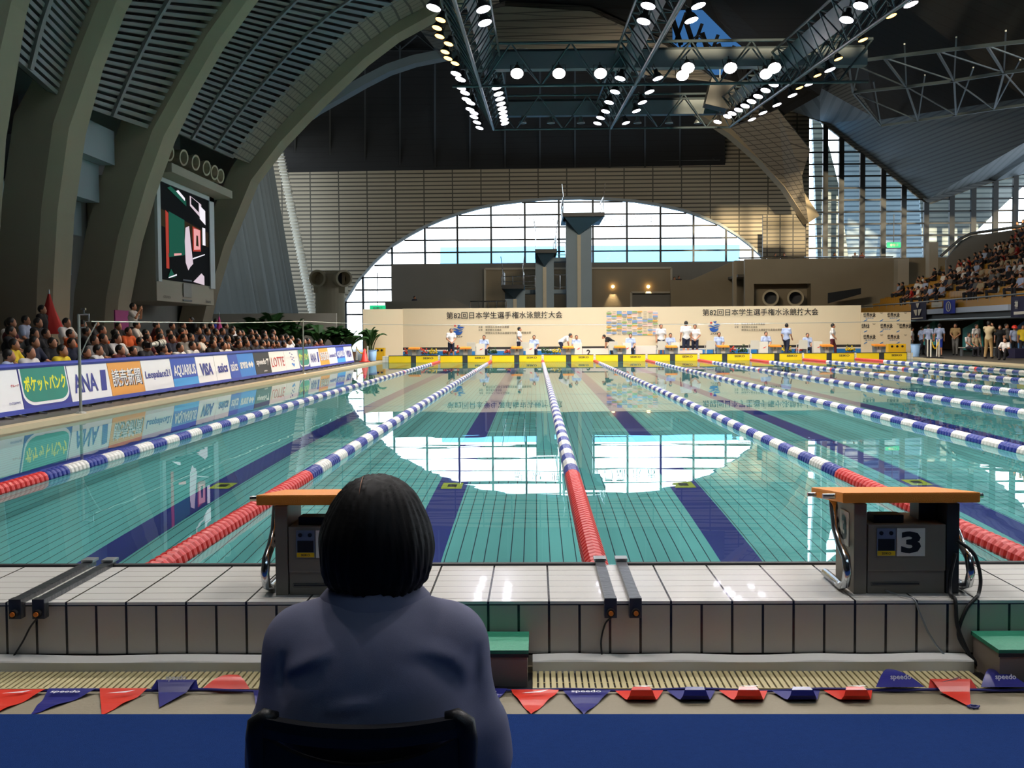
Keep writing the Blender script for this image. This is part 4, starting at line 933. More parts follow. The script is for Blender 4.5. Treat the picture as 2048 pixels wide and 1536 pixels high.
for px, d in ((636, (-0.15, -1, 0)), (687, (0.55, -1, 0))):
    mb = MB(); pipe(mb, at(px, 557, Y=77.6), d, 0.52, 0.9); mb.build('nozzle', ['vent', 'black'], r, smooth=False)
for i, px in enumerate((1541, 1591)):
    q = at(px, 596, Y=88.3); r = thing('air_vent', f'{"left" if i == 0 else "right"} round air vent in the niche of the right concrete wall', 'air vent', q, 0, 'round vents in the wall niche')
    mb = MB(); pipe(mb, q, (-0.2, -1, -0.05), 0.56, 1.0); mb.build('nozzle', ['vent', 'block_dark'], r)

# ---------------------------------------------------------------- big screen on the left
SX = -14.5
sc = lambda px, py: at(px, py, X=SX)
tl, tr, br, bl = sc(310, 349), sc(425, 396), sc(426, 608), sc(312, 601)
r = thing('video_screen', 'big video screen in a concrete coloured housing between the ribs', 'screen', (SX, 48, 2.7))
mat('housing', '9a917e', 0.7, noise=0.06, scale=0.8); mat('bezel', 'b9bcb6', 0.5, noise=0.04)
y0, y1, z0, z1 = tl.y, tr.y, bl.z, tl.z
MB().box(-17.15, SX - 0.02, y0, y1, z0, z1).build('housing', 'housing', r, bevel=0.03)
mb = MB(); mb.prism([(SX - 0.3, y0 - 0.3, z1), (SX - 0.3, y1 + 0.6, z1), (SX + 0.75, y1 + 0.6, z1 + 0.05), (SX + 0.75, y0 - 0.3, z1 + 0.05)], (0, 0, 0.35)); mb.build('visor', 'housing', r, bevel=0.02)
sy0, sy1, sz0, sz1 = sc(320, 500).y, sc(418, 500).y, sc(321.5, 558).z, sc(318.5, 362).z
mb = MB()
for a in ((y0, sy0), (sy1, y1)): mb.box(SX - 0.05, SX + 0.06, a[0], a[1], sz0 - 0.1, z1)
mb.box(SX - 0.05, SX + 0.06, y0, y1, sz1, z1); mb.build('bezel', 'bezel', r)
scr = [('000000', '0d0f12', 0.15), ('green', '1f6a55', 0.5), ('red', 'c8483a', 0.6), ('white', 'f0dce8', 0.7), ('pink', 'e8a0a0', 0.9), ('brown', '4a3a1e', 0.3), ('bright', 'f4f0f8', 0.9)]
for n_, c_, e_ in scr: mat('screen_' + n_, '030303', 0.8, spec=0.1, emit=c_, es=e_)
def S2(u, v): return Vector((SX, lerp(sy0, sy1, u), lerp(sz0, sz1, v)))
def quad(mb, pts, m, d=0.0): mb.prism([S2(u, v) + Vector((d, 0, 0)) for u, v in pts], (0.01, 0, 0), m)
mb = MB(); quad(mb, [(0, 0), (1, 0), (1, 1), (0, 1)], 0)
quad(mb, [(0.02, 0.55), (0.98, 0.45), (0.98, 0.62), (0.02, 0.72)], 5, 0.012)
quad(mb, [(0.16, 0.28), (0.46, 0.3), (0.46, 0.68), (0.16, 0.72)], 1, 0.02)
quad(mb, [(0.10, 0.12), (0.15, 0.12), (0.15, 0.70), (0.10, 0.72)], 2, 0.02)
quad(mb, [(0.48, 0.60), (0.55, 0.63), (0.57, 0.50), (0.62, 0.22), (0.56, 0.18), (0.52, 0.14), (0.47, 0.22), (0.46, 0.45)], 3, 0.03)
quad(mb, [(0.63, 0.36), (0.80, 0.38), (0.80, 0.62), (0.63, 0.64)], 2, 0.02); quad(mb, [(0.65, 0.38), (0.78, 0.40), (0.78, 0.62), (0.65, 0.62)], 4, 0.03); quad(mb, [(0.69, 0.43), (0.74, 0.43), (0.73, 0.55), (0.70, 0.55)], 5, 0.04)
quad(mb, [(0.84, 0.46), (0.90, 0.46), (0.90, 0.66), (0.84, 0.66)], 6, 0.03)
quad(mb, [(0.58, 0.86), (0.82, 0.76), (0.82, 0.92), (0.58, 0.97)], 3, 0.03); quad(mb, [(0.60, 0.88), (0.76, 0.82), (0.76, 0.92), (0.60, 0.96)], 0, 0.04); quad(mb, [(0.78, 0.75), (0.90, 0.70), (0.90, 0.86), (0.78, 0.90)], 6, 0.045)
quad(mb, [(0.14, 0.96), (0.50, 0.84), (0.50, 0.90), (0.2, 0.99)], 1, 0.03); quad(mb, [(0.30, 0.96), (0.47, 0.89), (0.47, 0.92), (0.34, 0.98)], 6, 0.04)
quad(mb, [(0.14, 0.24), (0.42, 0.29), (0.42, 0.31), (0.14, 0.28)], 1, 0.03); quad(mb, [(0.24, 0.265), (0.38, 0.29), (0.38, 0.31), (0.24, 0.29)], 4, 0.04); quad(mb, [(0.62, 0.27), (0.88, 0.35), (0.88, 0.36), (0.62, 0.285)], 6, 0.03)
quad(mb, [(0.62, 0.02), (0.86, 0.0), (0.86, 0.10), (0.80, 0.13)], 3, 0.03); quad(mb, [(0.12, 0.02), (0.26, 0.04), (0.18, 0.12)], 1, 0.03); quad(mb, [(0.13, 0.02), (0.28, 0.06), (0.28, 0.075), (0.13, 0.03)], 6, 0.04)
mb.build('display', ['screen_' + n_ for n_, c_, e_ in scr], r)
mb = MB(); c = sc(374, 581); mb.box(SX, SX + 0.03, c.y - 0.55, c.y + 0.55, c.z - 0.28, c.z + 0.28, 0)
for dz in (-0.42, 0.42): mb.box(SX, SX + 0.03, c.y - 0.6, c.y + 0.6, c.z + dz - 0.03, c.z + dz + 0.03, 1)
mb.build('speaker_grille', ['block_grey', 'black'], r)
mb = MB(); lettering(mb, 'Panasonic', sc(415, 603), (0, 1, 0), (0, 0, 1), width=0.8, bold=0.02, center=True); lettering(mb, 'ASTROVISION', sc(332, 594), (0, 1, 0), (0, 0, 1), width=0.9, bold=0.01, center=True); mb.v = [(x + 0.04, y, z) for x, y, z in mb.v]; mb.build('maker_lettering', 'ink', r)
for i, (px, py) in enumerate(((333, 305), (362, 315), (386, 325), (408, 336), (424, 345), (436, 352))):
    q = at(px, py, X=-14.6); rr_ = thing('air_nozzle', f'round tan air nozzle above the big screen, {ORD[i]} from the left', 'air nozzle', q, 0, 'row of air nozzles above the screen')
    mb = MB(); pipe(mb, q, (1, -0.25, -0.1), 0.30, 1.6); mb.build('nozzle', ['vent', 'block_dark'], rr_)
# ---------------------------------------------------------------- advertising boards along the left deck
for n_, c_ in (('ad_white', 'e9e6e4'), ('ad_green', '177f6c'), ('ad_yellow', 'e9e21e'), ('ad_navy', '262a86'), ('ad_orange', 'e39a3a'), ('ad_blue', '2b78c8'), ('ad_deep', '2748a8'), ('ad_black', '17171a'), ('ad_redink', 'c02a2a'), ('ad_gold', 'c79a3a'), ('rail_blue', '2c3a98'), ('ad_skyblue', '3f9ad8')):
    mat(n_, c_, 0.45, noise=0.03)
BX0, BZ0, BX1, BZ1 = -8.20, 0.12, -8.33, 0.86
Bp = lambda y, v, d=0.0: Vector((lerp(BX0, BX1, v) + d, y, lerp(BZ0, BZ1, v)))
UP = (Bp(0, 1) - Bp(0, 0)).normalized()
EDGE = [-20, 39, 137, 219, 286, 345, 395, 432, 460, 511, 542, 572, 599, 620, 641, 659, 675, 691, 707]
EY = [18868.0 / (1071 - p) for p in EDGE]
KIND = ['plain', 'green', 'ana', 'orange', 'leo', 'aq', 'visa', 'asics', 'blue', 'speedo', 'lotte', 'dots', 'green', 'ana', 'orange', 'leo', 'aq', 'visa']
DESC = {'plain': 'white advertising board with tiny lettering at the left edge', 'green': 'green advertising board with yellow katakana', 'ana': 'white advertising board with navy capitals and a navy bar', 'orange': 'orange advertising board with white kanji',
        'leo': 'white advertising board with small navy lettering', 'aq': 'blue advertising board with white capitals', 'visa': 'white advertising board with four navy capitals', 'asics': 'white advertising board with slanted blue lettering',
        'blue': 'wide blue advertising board with white lettering and diamonds', 'speedo': 'black advertising board with white lettering', 'lotte': 'white advertising board with red capitals', 'dots': 'white advertising board with a pattern of small blue marks'}
for i, kd in enumerate(KIND):
    y0, y1 = EY[i], EY[i + 1]; w = y1 - y0; ym = (y0 + y1) / 2
    lb = DESC[kd] + ('' if kd in ('plain', 'asics', 'blue', 'speedo', 'lotte', 'dots') else ', nearer of two alike' if i < 9 else ', farther of two alike')
    r = thing('advertising_board', lb, 'advertising board', (-8.4, ym, 0.08), 0, 'advertising boards beside the pool')
    base = {'green': 'ad_navy', 'orange': 'ad_orange', 'aq': 'ad_deep', 'blue': 'ad_blue', 'speedo': 'ad_black'}.get(kd, 'ad_white')
    g = 0.012
    mb = MB(); mb.prism([Bp(y0 + g, 0), Bp(y1 - g, 0), Bp(y1 - g, 1), Bp(y0 + g, 1)], (-0.05, 0, 0)); mb.build('panel', base, r)
    mb = MB(); mb.tube([Bp(y0, 1) + Vector((-0.02, 0, 0.015)), Bp(y1, 1) + Vector((-0.02, 0, 0.015))], 0.05, 8); mb.build('top_rail', 'rail_blue', r)
    mb = MB(); mb.prism([Bp(y0, 0, 0.012), Bp(y1, 0, 0.012), Bp(y1, 0.10, 0.012), Bp(y0, 0.10, 0.012)], (-0.06, 0, 0)); mb.build('bottom_rail', 'rail_blue', r)
    for yy in (y0 + w * 0.25, y0 + w * 0.75):
        MB().tube([Bp(yy, 0.1, -0.04), Bp(yy, 0, -0.03), (-8.12, yy, 0.10), (-8.05, yy, 0.09)], 0.018, 6).build('foot', 'chrome', r)
        MB().tube([Bp(yy, 0.9, -0.06), (-8.65, yy, 0.3), (-8.75, yy, 0.09)], 0.018, 6).build('strut', 'steel', r)
    mb = MB(); L = lambda s, u, v, ww, hh, m, b=0.03: lettering(mb, s, Bp(y0 + u * w, v, 0.008), (0, 1, 0), UP, width=ww * w, height=hh * 0.74, bold=b, m=m, center=True)
    Q = lambda pts, m, d=0.006: mb.poly([Bp(y0 + u * w, v, d) for u, v in pts], m)
    if kd == 'plain': L('グループ', .8, .62, .3, .06, 0); L('ENTERPRISE', .7, .25, .4, .05, 1, 0.0)
    elif kd == 'green':
        pts = [(0.02, 0.98), (0.98, 0.98)] + [(0.98 - 0.22 * (1 - math.cos(t)), 0.42 - 0.27 * math.sin(t)) for t in np.linspace(0, pi / 2, 8)] + [(0.24 - 0.22 * math.sin(t), 0.42 - 0.27 * math.cos(t)) for t in np.linspace(0, pi / 2, 8)]
        Q(pts, 4, 0.003); Q([(0.5 + (u - 0.5) * 0.95, 0.98 + (v - 0.98) * 0.92) for u, v in pts], 2, 0.006); L('ポケットバンク', .5, .62, .86, .36, 3, 0.035)
    elif kd == 'ana': L('ANA', .38, .52, .56, .46, 1, 0.02); Q([(.74, .28), (.88, .28), (.93, .80), (.79, .80)], 1)
    elif kd == 'orange': L('読売新聞', .53, .535, .86, .48, 5, 0.012); mb.v = [(x - .005, y, z) for x, y, z in mb.v]; L('読売新聞', .5, .56, .86, .48, 4, 0.012)
    elif kd == 'leo': L('Leopalace21', .5, .52, .84, .28, 1, 0.02)
    elif kd == 'aq': Q([(0, .1), (1, .1), (1, .34), (0, .34)], 7, 0.003); L('AQUARIUS', .5, .56, .88, .40, 4, 0.03)
    elif kd == 'visa': L('VISA', .5, .53, .66, .42, 1, 0.04); Q([(.16, .74), (.26, .74), (.22, .66)], 8)
    elif kd == 'asics': L('asics', .5, .52, .7, .34, 1, 0.03)
    elif kd == 'blue': Q([(0, .1), (.38, .1), (.33, .98), (0, .98)], 9, 0.003); L('asics', .17, .53, .26, .36, 4, 0.02); L('arena', .55, .53, .30, .26, 4, 0.03)
    elif kd == 'speedo': L('speedo', .42, .56, .62, .30, 4, 0.03); Q([(.74, .70), (.92, .70), (.82, .42), (.80, .42), (.84, .62), (.74, .62)], 4); L('JAPAN', .6, .2, .2, .07, 4)
    elif kd == 'lotte': L('LOTTE', .5, .52, .84, .42, 6, 0.0)
    elif kd == 'dots':
        for u, v in ((.42, .85), (.55, .78), (.45, .68), (.60, .62), (.5, .55), (.62, .48)): Q([(u - .05, v), (u, v - .04), (u + .05, v), (u, v + .04)], 1)
        Q([(.40, .36), (.48, .40), (.60, .34), (.68, .40), (.58, .20)], 10)
    if kd == 'blue':
        for u in (.78, .88): Q([(u - .06, .53), (u, .40), (u + .06, .53), (u, .66)], 4)
    mb.build('lettering', ['ad_redink', 'ad_navy', 'ad_green', 'ad_yellow', 'ad_white', 'ad_black', 'ad_redink', 'ad_skyblue', 'ad_gold', 'ad_deep', 'ad_blue'], r, fix=False)

# poles with the recall rope
mat('pole', '9a9a92', 0.4, metal=0.4, noise=0.08)
def rope_pole(X, Y, ztop, label, frame=True):
    r = thing('rope_pole', label, 'pole', (X, Y, 0.08), 0, 'recall rope poles')
    MB().cyl((X, Y, 0.08), (X, Y, ztop), 0.025, 10).build('pole', 'pole', r); MB().lathe([(0.0, 0.12), (0.06, 0.11), (0.10, 0.08)], (X, Y, 0), 12).build('base', 'pole', r)
    if frame:
        mb = MB(); x1 = X + 0.17
        mb.tube([(X, Y, ztop), (x1, Y, ztop), (x1, Y, ztop - 0.12), (X + 0.10, Y, ztop - 0.12), (X + 0.10, Y, ztop - 0.22), (X, Y, ztop - 0.22)], 0.014, 6); mb.box(X + 0.05, X + 0.12, Y - 0.03, Y + 0.03, ztop + 0.07, ztop + 0.1); mb.tube([(X + 0.09, Y, ztop + 0.08), (X + 0.09, Y, ztop)], 0.012, 6)
        mb.build('top_bracket', 'chrome', r); MB().tube([(X, Y, ztop - 0.72), (X + 0.10, Y + 0.06, ztop - 0.45), (X + 0.22, Y + 0.2, ztop - 0.14)], 0.01, 6).build('brace', 'pole', r)
    return r
rope_pole(-7.55, 18.9, 1.72, 'nearer slim pole with a bent top bracket beside the advertising boards')
rope_pole(-7.62, 37.6, 1.86, 'farther slim pole beside the advertising boards', False)
def wire(pts, r, l, m='plastic_white'):
    o = MB().tube(pts, r, 6).build('wire', m, None); o['label'] = l; o['category'] = 'rope'
wire([(-7.36, 18.95, 1.60), (-7.5, 28, 1.66), (-7.62, 37.6, 1.80), (-7.7, 55, 1.84)], 0.009, 'long pale rope stretched between the slim poles along the left deck')
mb = MB(); wire([(-7.75, 50.0, 1.80)] + [(lerp(-7.75, 18.4, k / 20), 50.0, 1.80 - 0.10 * math.sin(pi * k / 20)) for k in range(1, 21)], 0.008, 'thin rope stretched across the pool in front of the event board', 'steel')

# palms in front of the low wall
mat('palm', '2d5a24', 0.55, noise=0.3, scale=3); mat('palm_stem', '4d5a2a', 0.7)
def palm(px, py_top, Y, spread, n, label, seed, leafm='palm'):
    rr = random.Random(seed); p = at(px, 690, Y=Y); H = at(px, py_top, Y=Y).z
    r = thing('potted_palm', label, 'palm', (p.x, Y, 0.08), 0, 'potted palms by the left deck')
    MB().lathe([(0.0, 0.08), (0.22, 0.08), (0.30, 0.5), (0.26, 0.5), (0.2, 0.45)], (p.x, Y, 0), 14).build('pot', 'pot', r)
    mb, ms = MB(), MB()
    for k in range(n):
        a = rr.uniform(0, 2 * pi); R_ = spread * rr.uniform(0.3, 1.0); h = (H - 0.5) * rr.uniform(0.8, 1.1); b = Vector((p.x + rr.uniform(-.12, .12), Y + rr.uniform(-.12, .12), 0.5)); d = Vector((math.cos(a), math.sin(a), 0)); side = Vector((-d.y, d.x, 0))
        f = lambda t: b + d * (R_ * t ** 1.3) + Vector((0, 0, h * (1.75 * t - (0.62 + 0.45 * R_ / spread) * t * t)))
        ms.tube([f(t / 6) for t in range(7)], [0.022, 0.02, 0.016, 0.012, 0.01, 0.008, 0.004], 5)
        for q in range(34):
            t = 0.2 + 0.8 * q / 34; c = f(t); tg = (f(min(t + 0.03, 1)) - c); tg = tg.normalized() if tg.length > 1e-6 else d
            ll = spread * 0.24 * math.sin(pi * min(0.96, 0.25 + 0.7 * (1 - t) + 0.12))
            for s in (-1, 1):
                e = c + side * s * ll + tg * ll * 0.55 + Vector((0, 0, -ll * 0.35)); wv = tg * 0.014
                mb.add([c - wv, c + wv, c.lerp(e, 0.5) + wv * 1.4, e, c.lerp(e, 0.5) - wv * 1.4], [(0, 1, 2, 3, 4)])
    ms.build('stems', 'palm_stem', r, fix=False); mb.build('fronds', leafm, r, fix=False)
palm(508, 634, 57.5, 1.5, 26, 'large potted palm at the left of the palm group', 1); palm(548, 626, 57.8, 1.5, 30, 'tallest potted palm in the middle of the palm group', 2); palm(590, 640, 57.8, 1.3, 24, 'potted palm at the right of the large palm group', 3)
palm(640, 652, 57.5, 1.2, 26, 'bushy potted palm left of the bright doorway', 4); palm(672, 654, 58.0, 1.2, 26, 'bushy potted palm in front of the bright doorway', 5); palm(700, 658, 57.0, 1.0, 24, 'small potted palm at the end of the advertising boards', 6)
palm(741, 656, 57.8, 0.75, 26, 'slim potted palm in front of the plain cream board', 7); palm(412, 628, 59, 0.9, 14, 'potted palm behind the spectators below the big screen', 8)
# ---------------------------------------------------------------- lighting rig
RZ = lambda Y: 8.36 + 0.059 * Y
def at_rig(px, py):
    d = RT @ Vector(((px - 1024) / F, (768 - py) / F, -1.0)); d = d / d.y
    return CAM + d * (7.01 / (d.z - 0.059))
mat('rig_panel', '46525b', 0.5, noise=0.08)
def truss_along(X, Y0, Y1, label, panel_side):
    r = thing('lighting_truss', label, 'truss', (X, (Y0 + Y1) / 2, RZ((Y0 + Y1) / 2)), 0, 'trusses of the light rig')
    n = int((Y1 - Y0) / 1.6); ys = [lerp(Y0, Y1, k / n) for k in range(n + 1)]; mb = MB()
    mb.cyl((X, Y0, RZ(Y0)), (X, Y1, RZ(Y1)), 0.06, 8)
    for s in (-0.75, 0.75): mb.cyl((X + s, Y0, RZ(Y0) + 1.2), (X + s, Y1, RZ(Y1) + 1.2), 0.05, 8)
    mb.build('chords', 'truss', r); mb = MB()
    for k in range(n):
        a, b = ys[k], ys[k + 1]; m = (a + b) / 2
        for s in (-0.75, 0.75):
            mb.cyl((X, a, RZ(a)), (X + s, m, RZ(m) + 1.2), 0.026, 5, caps=False); mb.cyl((X + s, m, RZ(m) + 1.2), (X, b, RZ(b)), 0.026, 5, caps=False)
        mb.cyl((X - 0.75, m, RZ(m) + 1.2), (X + 0.75, m, RZ(m) + 1.2), 0.026, 5, caps=False)
        mb.cyl((X - 0.75, m, RZ(m) + 1.2), (X + 0.75, min(m + 1.6, Y1), RZ(min(m + 1.6, Y1)) + 1.2), 0.02, 5, caps=False)
    mb.build('web_members', 'truss', r)
    mb = MB(); mb.prism([(X + panel_side * 0.15, Y0, RZ(Y0) + 0.5), (X + panel_side * 0.15, Y1, RZ(Y1) + 0.5), (X + panel_side * 0.5, Y1, RZ(Y1) + 1.1), (X + panel_side * 0.5, Y0, RZ(Y0) + 1.1)], (0.02, 0, 0.02)); mb.build('cable_tray', 'rig_panel', r)
truss_along(-2.10, 10, 60, 'left long lighting truss running away over the pool', 1)
truss_along(3.95, 10, 60, 'middle long lighting truss running away over the pool', -1)
truss_along(10.05, 10, 60, 'right long lighting truss running away over the pool', -1)
def truss_across(Y, X0, X1, label, h):
    z = RZ(Y); r = thing('lighting_truss', label, 'truss', ((X0 + X1) / 2, Y, z), 0, 'trusses of the light rig'); mb = MB(); n = int((X1 - X0) / 2.25 + 0.5)
    mb.cyl((X0, Y, z), (X1, Y, z), 0.06, 8)
    for s in (-0.6, 0.6): mb.cyl((X0, Y + s, z + h), (X1, Y + s, z + h), 0.06, 8)
    mb.build('chords', 'truss', r); mb = MB()
    for k in range(n):
        a, b = lerp(X0, X1, k / n), lerp(X0, X1, (k + 1) / n); m = (a + b) / 2
        for s in (-0.6, 0.6):
            mb.cyl((a, Y + s, z + h), (m, Y, z), 0.035, 5, caps=False); mb.cyl((m, Y, z), (b, Y + s, z + h), 0.035, 5, caps=False)
    mb.build('web_members', 'truss', r); MB().box(X0, X1, Y + 0.1, Y + 0.6, z + h * 0.45, z + h * 0.9).build('cable_tray', 'rig_panel', r)
truss_across(60, -2.2, 10.1, 'far crossing truss of the light rig', 1.6)
truss_across(45.5, -3.2, 13.0, 'nearer crossing truss of the light rig carrying bright floodlights', 1.5)

def emitter(name, col, s):
    m = mat(name, '202020', 0.4, emit=col, es=s); m.cycles.emission_sampling = 'NONE'; return m
emitter('lamp_white', 'f2ecff', 14); emitter('lamp_warm', 'ffb45a', 7); emitter('lamp_flood', 'fff0f4', 22)
mb = MB(); mb.lathe([(0.205, 0.0), (0.20, 0.05), (0.15, 0.17), (0.09, 0.24), (0.08, 0.36), (0.0, 0.38)], n=16); lamp_h = mb.mesh('housing', 'block_dark', smooth=True)
mb = MB(); mb.lathe([(0.0, -0.035), (0.10, -0.028), (0.17, -0.012), (0.20, 0.0)], n=16); lens = {c: mb.mesh('lens', 'lamp_' + c, smooth=True) for c in ('white', 'warm', 'flood')}
mb = MB(); mb.tube([(-0.21, 0, 0.05), (-0.21, 0, 0.45), (0.21, 0, 0.45), (0.21, 0, 0.05)], 0.014, 6); mb.cyl((0, 0, 0.45), (0, 0, 0.60), 0.02, 6); yoke = mb.mesh('yoke', 'block_dark')
LIGHT_W, LIGHT_C = 1300.0, {'white': (1.0, 0.95, 0.92), 'warm': (1.0, 0.72, 0.4), 'flood': (1.0, 0.95, 0.93)}
def lamp(p, tilt, kind, label, energy=1.0, scale=1.0, aim=(0, -0.1, -1)):
    r = thing('lamp', label, 'lamp', p, 0, 'lamps of the light rig'); q = Vector(tilt).normalized().to_track_quat('-Z', 'Y')
    r.rotation_mode = 'QUATERNION'; r.rotation_quaternion = q; r.scale = (scale,) * 3
    put(lamp_h, 'housing', r, local=True); put(lens[kind], 'lens', r, local=True); put(yoke, 'yoke', r, local=True)
    l = bpy.data.lights.new('lamp_light', 'SPOT'); l.energy = LIGHT_W * energy * (0.62 if p[1] > 44 else 1.0) * (0.6 if kind == 'warm' else 1.0); l.color = LIGHT_C[kind]; l.spot_size = 2.15; l.spot_blend = 0.8; l.shadow_soft_size = 0.2; l.cycles.is_caustics_light = True
    o = bpy.data.objects.new('lamp_light', l); COL.objects.link(o); o.parent = r; o.location = (0, 0, -0.06); o.rotation_mode = 'QUATERNION'; o.rotation_quaternion = q.inverted() @ Vector(aim).to_track_quat('-Z', 'Y')
ROWS = [('outer side of the left truss', (-0.28, -0.22, -1), [(867, 16), (881, 40, 1), (874, 56, 1), (879, 73, 1), (897, 88, 1), (890, 104, 1), (896, 117, 1), (910, 127, 1), (912, 148), (921, 159), (922, 176), (930, 186), (933, 199), (941, 206), (940, 219), (948, 226), (948, 234), (954, 245), (959, 256)]),
        ('inner side of the left truss', (0.28, -0.22, -1), [(967, 19), (970, 46), (994, 175), (997, 188), (1000, 198), (1002, 208), (1004, 217), (1006, 225), (1007, 233), (1008.5, 240), (1010, 247)]),
        ('left side of the middle truss', (-0.25, -0.2, -1), [(1296, 12), (1287, 43), (1240, 157), (1230, 184), (1218, 205), (1211, 223), (1201, 236), (1195, 247)]),
        ('right side of the middle truss', (0.28, -0.16, -1), [(1397, 12), (1383, 41), (1316, 157), (1299, 184), (1285, 205), (1273, 222), (1252, 246)]),
        ('inner side of the right truss', (-0.28, -0.22, -1), [(1721, 12), (1693, 40), (1547, 169), (1531, 181), (1516, 193), (1503, 203), (1490, 212), (1477, 220), (1464, 227), (1455, 233), (1435, 244)]),
        ('outer side of the right truss', (0.3, -0.15, -1), [(1822, 9), (1783, 32, 1), (1726, 80, 1), (1677, 118, 1), (1660, 140), (1635, 151, 1), (1619, 168), (1599, 176, 1), (1585, 191), (1554, 210), (1526, 226), (1504, 239)])]
for side, tilt, pts in ROWS:
    for i, q in enumerate(pts):
        kind = 'warm' if len(q) > 2 else 'white'
        lamp(at_rig(q[0], q[1]), tilt, kind, aim=(0.8, 0.25, -1) if side.startswith('outer side of the right') else (0, -0.1, -1), label= f'{"warm" if kind == "warm" else "white"} round lamp on the {side}, {ORD[i]} from the near end', scale=0.75 if kind == 'warm' else 1.0)
for i, q in enumerate(((1034, 147), (1118, 147), (1201, 147), (1376, 136), (1365, 151), (1461, 136), (1549, 136), (1532, 148))):
    lamp(at_rig(*q), (0, -0.9, -1), 'flood', f'very bright floodlight under the nearer crossing truss, {ORD[i]} from the left', 1.5, 1.15, (0, 0.45, -1))
# the same rows carry on towards the near end of the pool, above the picture; nearest of each row added as top light on the seated person
for X, s in ((-2.1, -0.9), (-2.1, 0.9), (3.95, -0.9), (3.95, 0.9), (10.05, -0.9), (10.05, 0.9)):
    for k, Y in enumerate((4.6, 11.5, 16, 20.5, 25)):
        lamp((X + s, Y, RZ(Y)), (0.3 * s, 0.35, -1), 'white', f'unseen white round lamp by the near end, {"left" if X < 0 else "middle" if X < 8 else "right"} truss {"left" if s < 0 else "right"} side, {ORD[k]} from the camera', 0.32 if k == 0 else 0.95, 1.0, (0, 0.05, -1) if k == 0 else (0, -0.1, -1))
for i, px in enumerate((1045, 1102, 1162, 1275, 1338, 1396)):
    p = at(px, 243, Y=60.6); r = thing('bell_lamp', f'bell shaped lamp inside the far crossing truss, {ORD[i]} from the left', 'lamp', p, 0, 'bell lamps of the far crossing truss'); mb = MB(); mb.lathe([(0.02, 0.35), (0.06, 0.3), (0.09, 0.12), (0.2, -0.05), (0.21, -0.1), (0.17, -0.1), (0.0, 0.1)], p, 14); mb.build('shade', 'steel', r, smooth=True)
    MB().cyl(p + Vector((0, 0, 0.3)), p + Vector((0, 0, 0.9)), 0.02, 6).build('rod', 'steel', r)
    if i < 2: continue
    l = bpy.data.lights.new('far_wall_fill', 'SPOT'); l.energy = 1900; l.color = (1.0, 0.86, 0.66); l.spot_size = 1.9; l.spot_blend = 0.6; l.shadow_soft_size = 0.2  # added fill on the far walls, placed at the bell lamps
    o = bpy.data.objects.new('far_wall_fill', l); COL.objects.link(o); o.location = p + Vector((0, 0.25, -0.15)); o.rotation_euler = Vector((0.22, 1, -0.14)).to_track_quat('-Z', 'Y').to_euler()
for n_ in ('pool_water',): bpy.data.objects[n_].cycles.is_caustics_caster = True; bpy.data.objects[n_].data.polygons[0].use_smooth = True
for n_ in ('pool_basin', 'pool_lane_markings'): bpy.data.objects[n_].cycles.is_caustics_receiver = True
# exit sign, hanging loudspeaker
mat('exit_green', '0e7a4a', 0.5, emit='28d890', es=0.8)
for (px, py, Y, l) in ((1788, 490, 95, 'green lit exit sign in front of the right glass wall'), (755, 617, 80, 'green lit exit sign above the plain cream board')):
    p = at(px, py, Y=Y); r = thing('exit_sign', l, 'exit sign', p, 0, 'exit signs'); MB().box(p.x - 0.55, p.x + 0.55, Y, Y + 0.15, p.z - 0.22, p.z + 0.22).build('case', 'exit_green', r)
    mb = MB(); lettering(mb, '非常口', (p.x, Y - 0.01, p.z), (1, 0, 0), (0, 0, 1), height=0.22, bold=0.02, center=True); mb.build('lettering', 'plastic_white', r)
    MB().cyl((p.x, Y + 0.07, p.z + 0.2), (p.x, Y + 0.07, p.z + 2.5), 0.03, 6).build('rod', 'frame_dark', r)
p = at(1440, 190, Y=58); r = thing('loudspeaker', 'dark loudspeaker box hanging beside the right truss', 'loudspeaker', p)
mb = MB(); mb.obox(p, (1.3, 1.0, 1.4), Matrix.Rotation(0.25, 3, 'Y')); mb.build('cabinet', 'block_dark', r, bevel=0.03); MB().cyl(p + Vector((0, 0, .6)), p + Vector((0, 0, 2.0)), 0.03, 6).build('rod', 'steel', r)
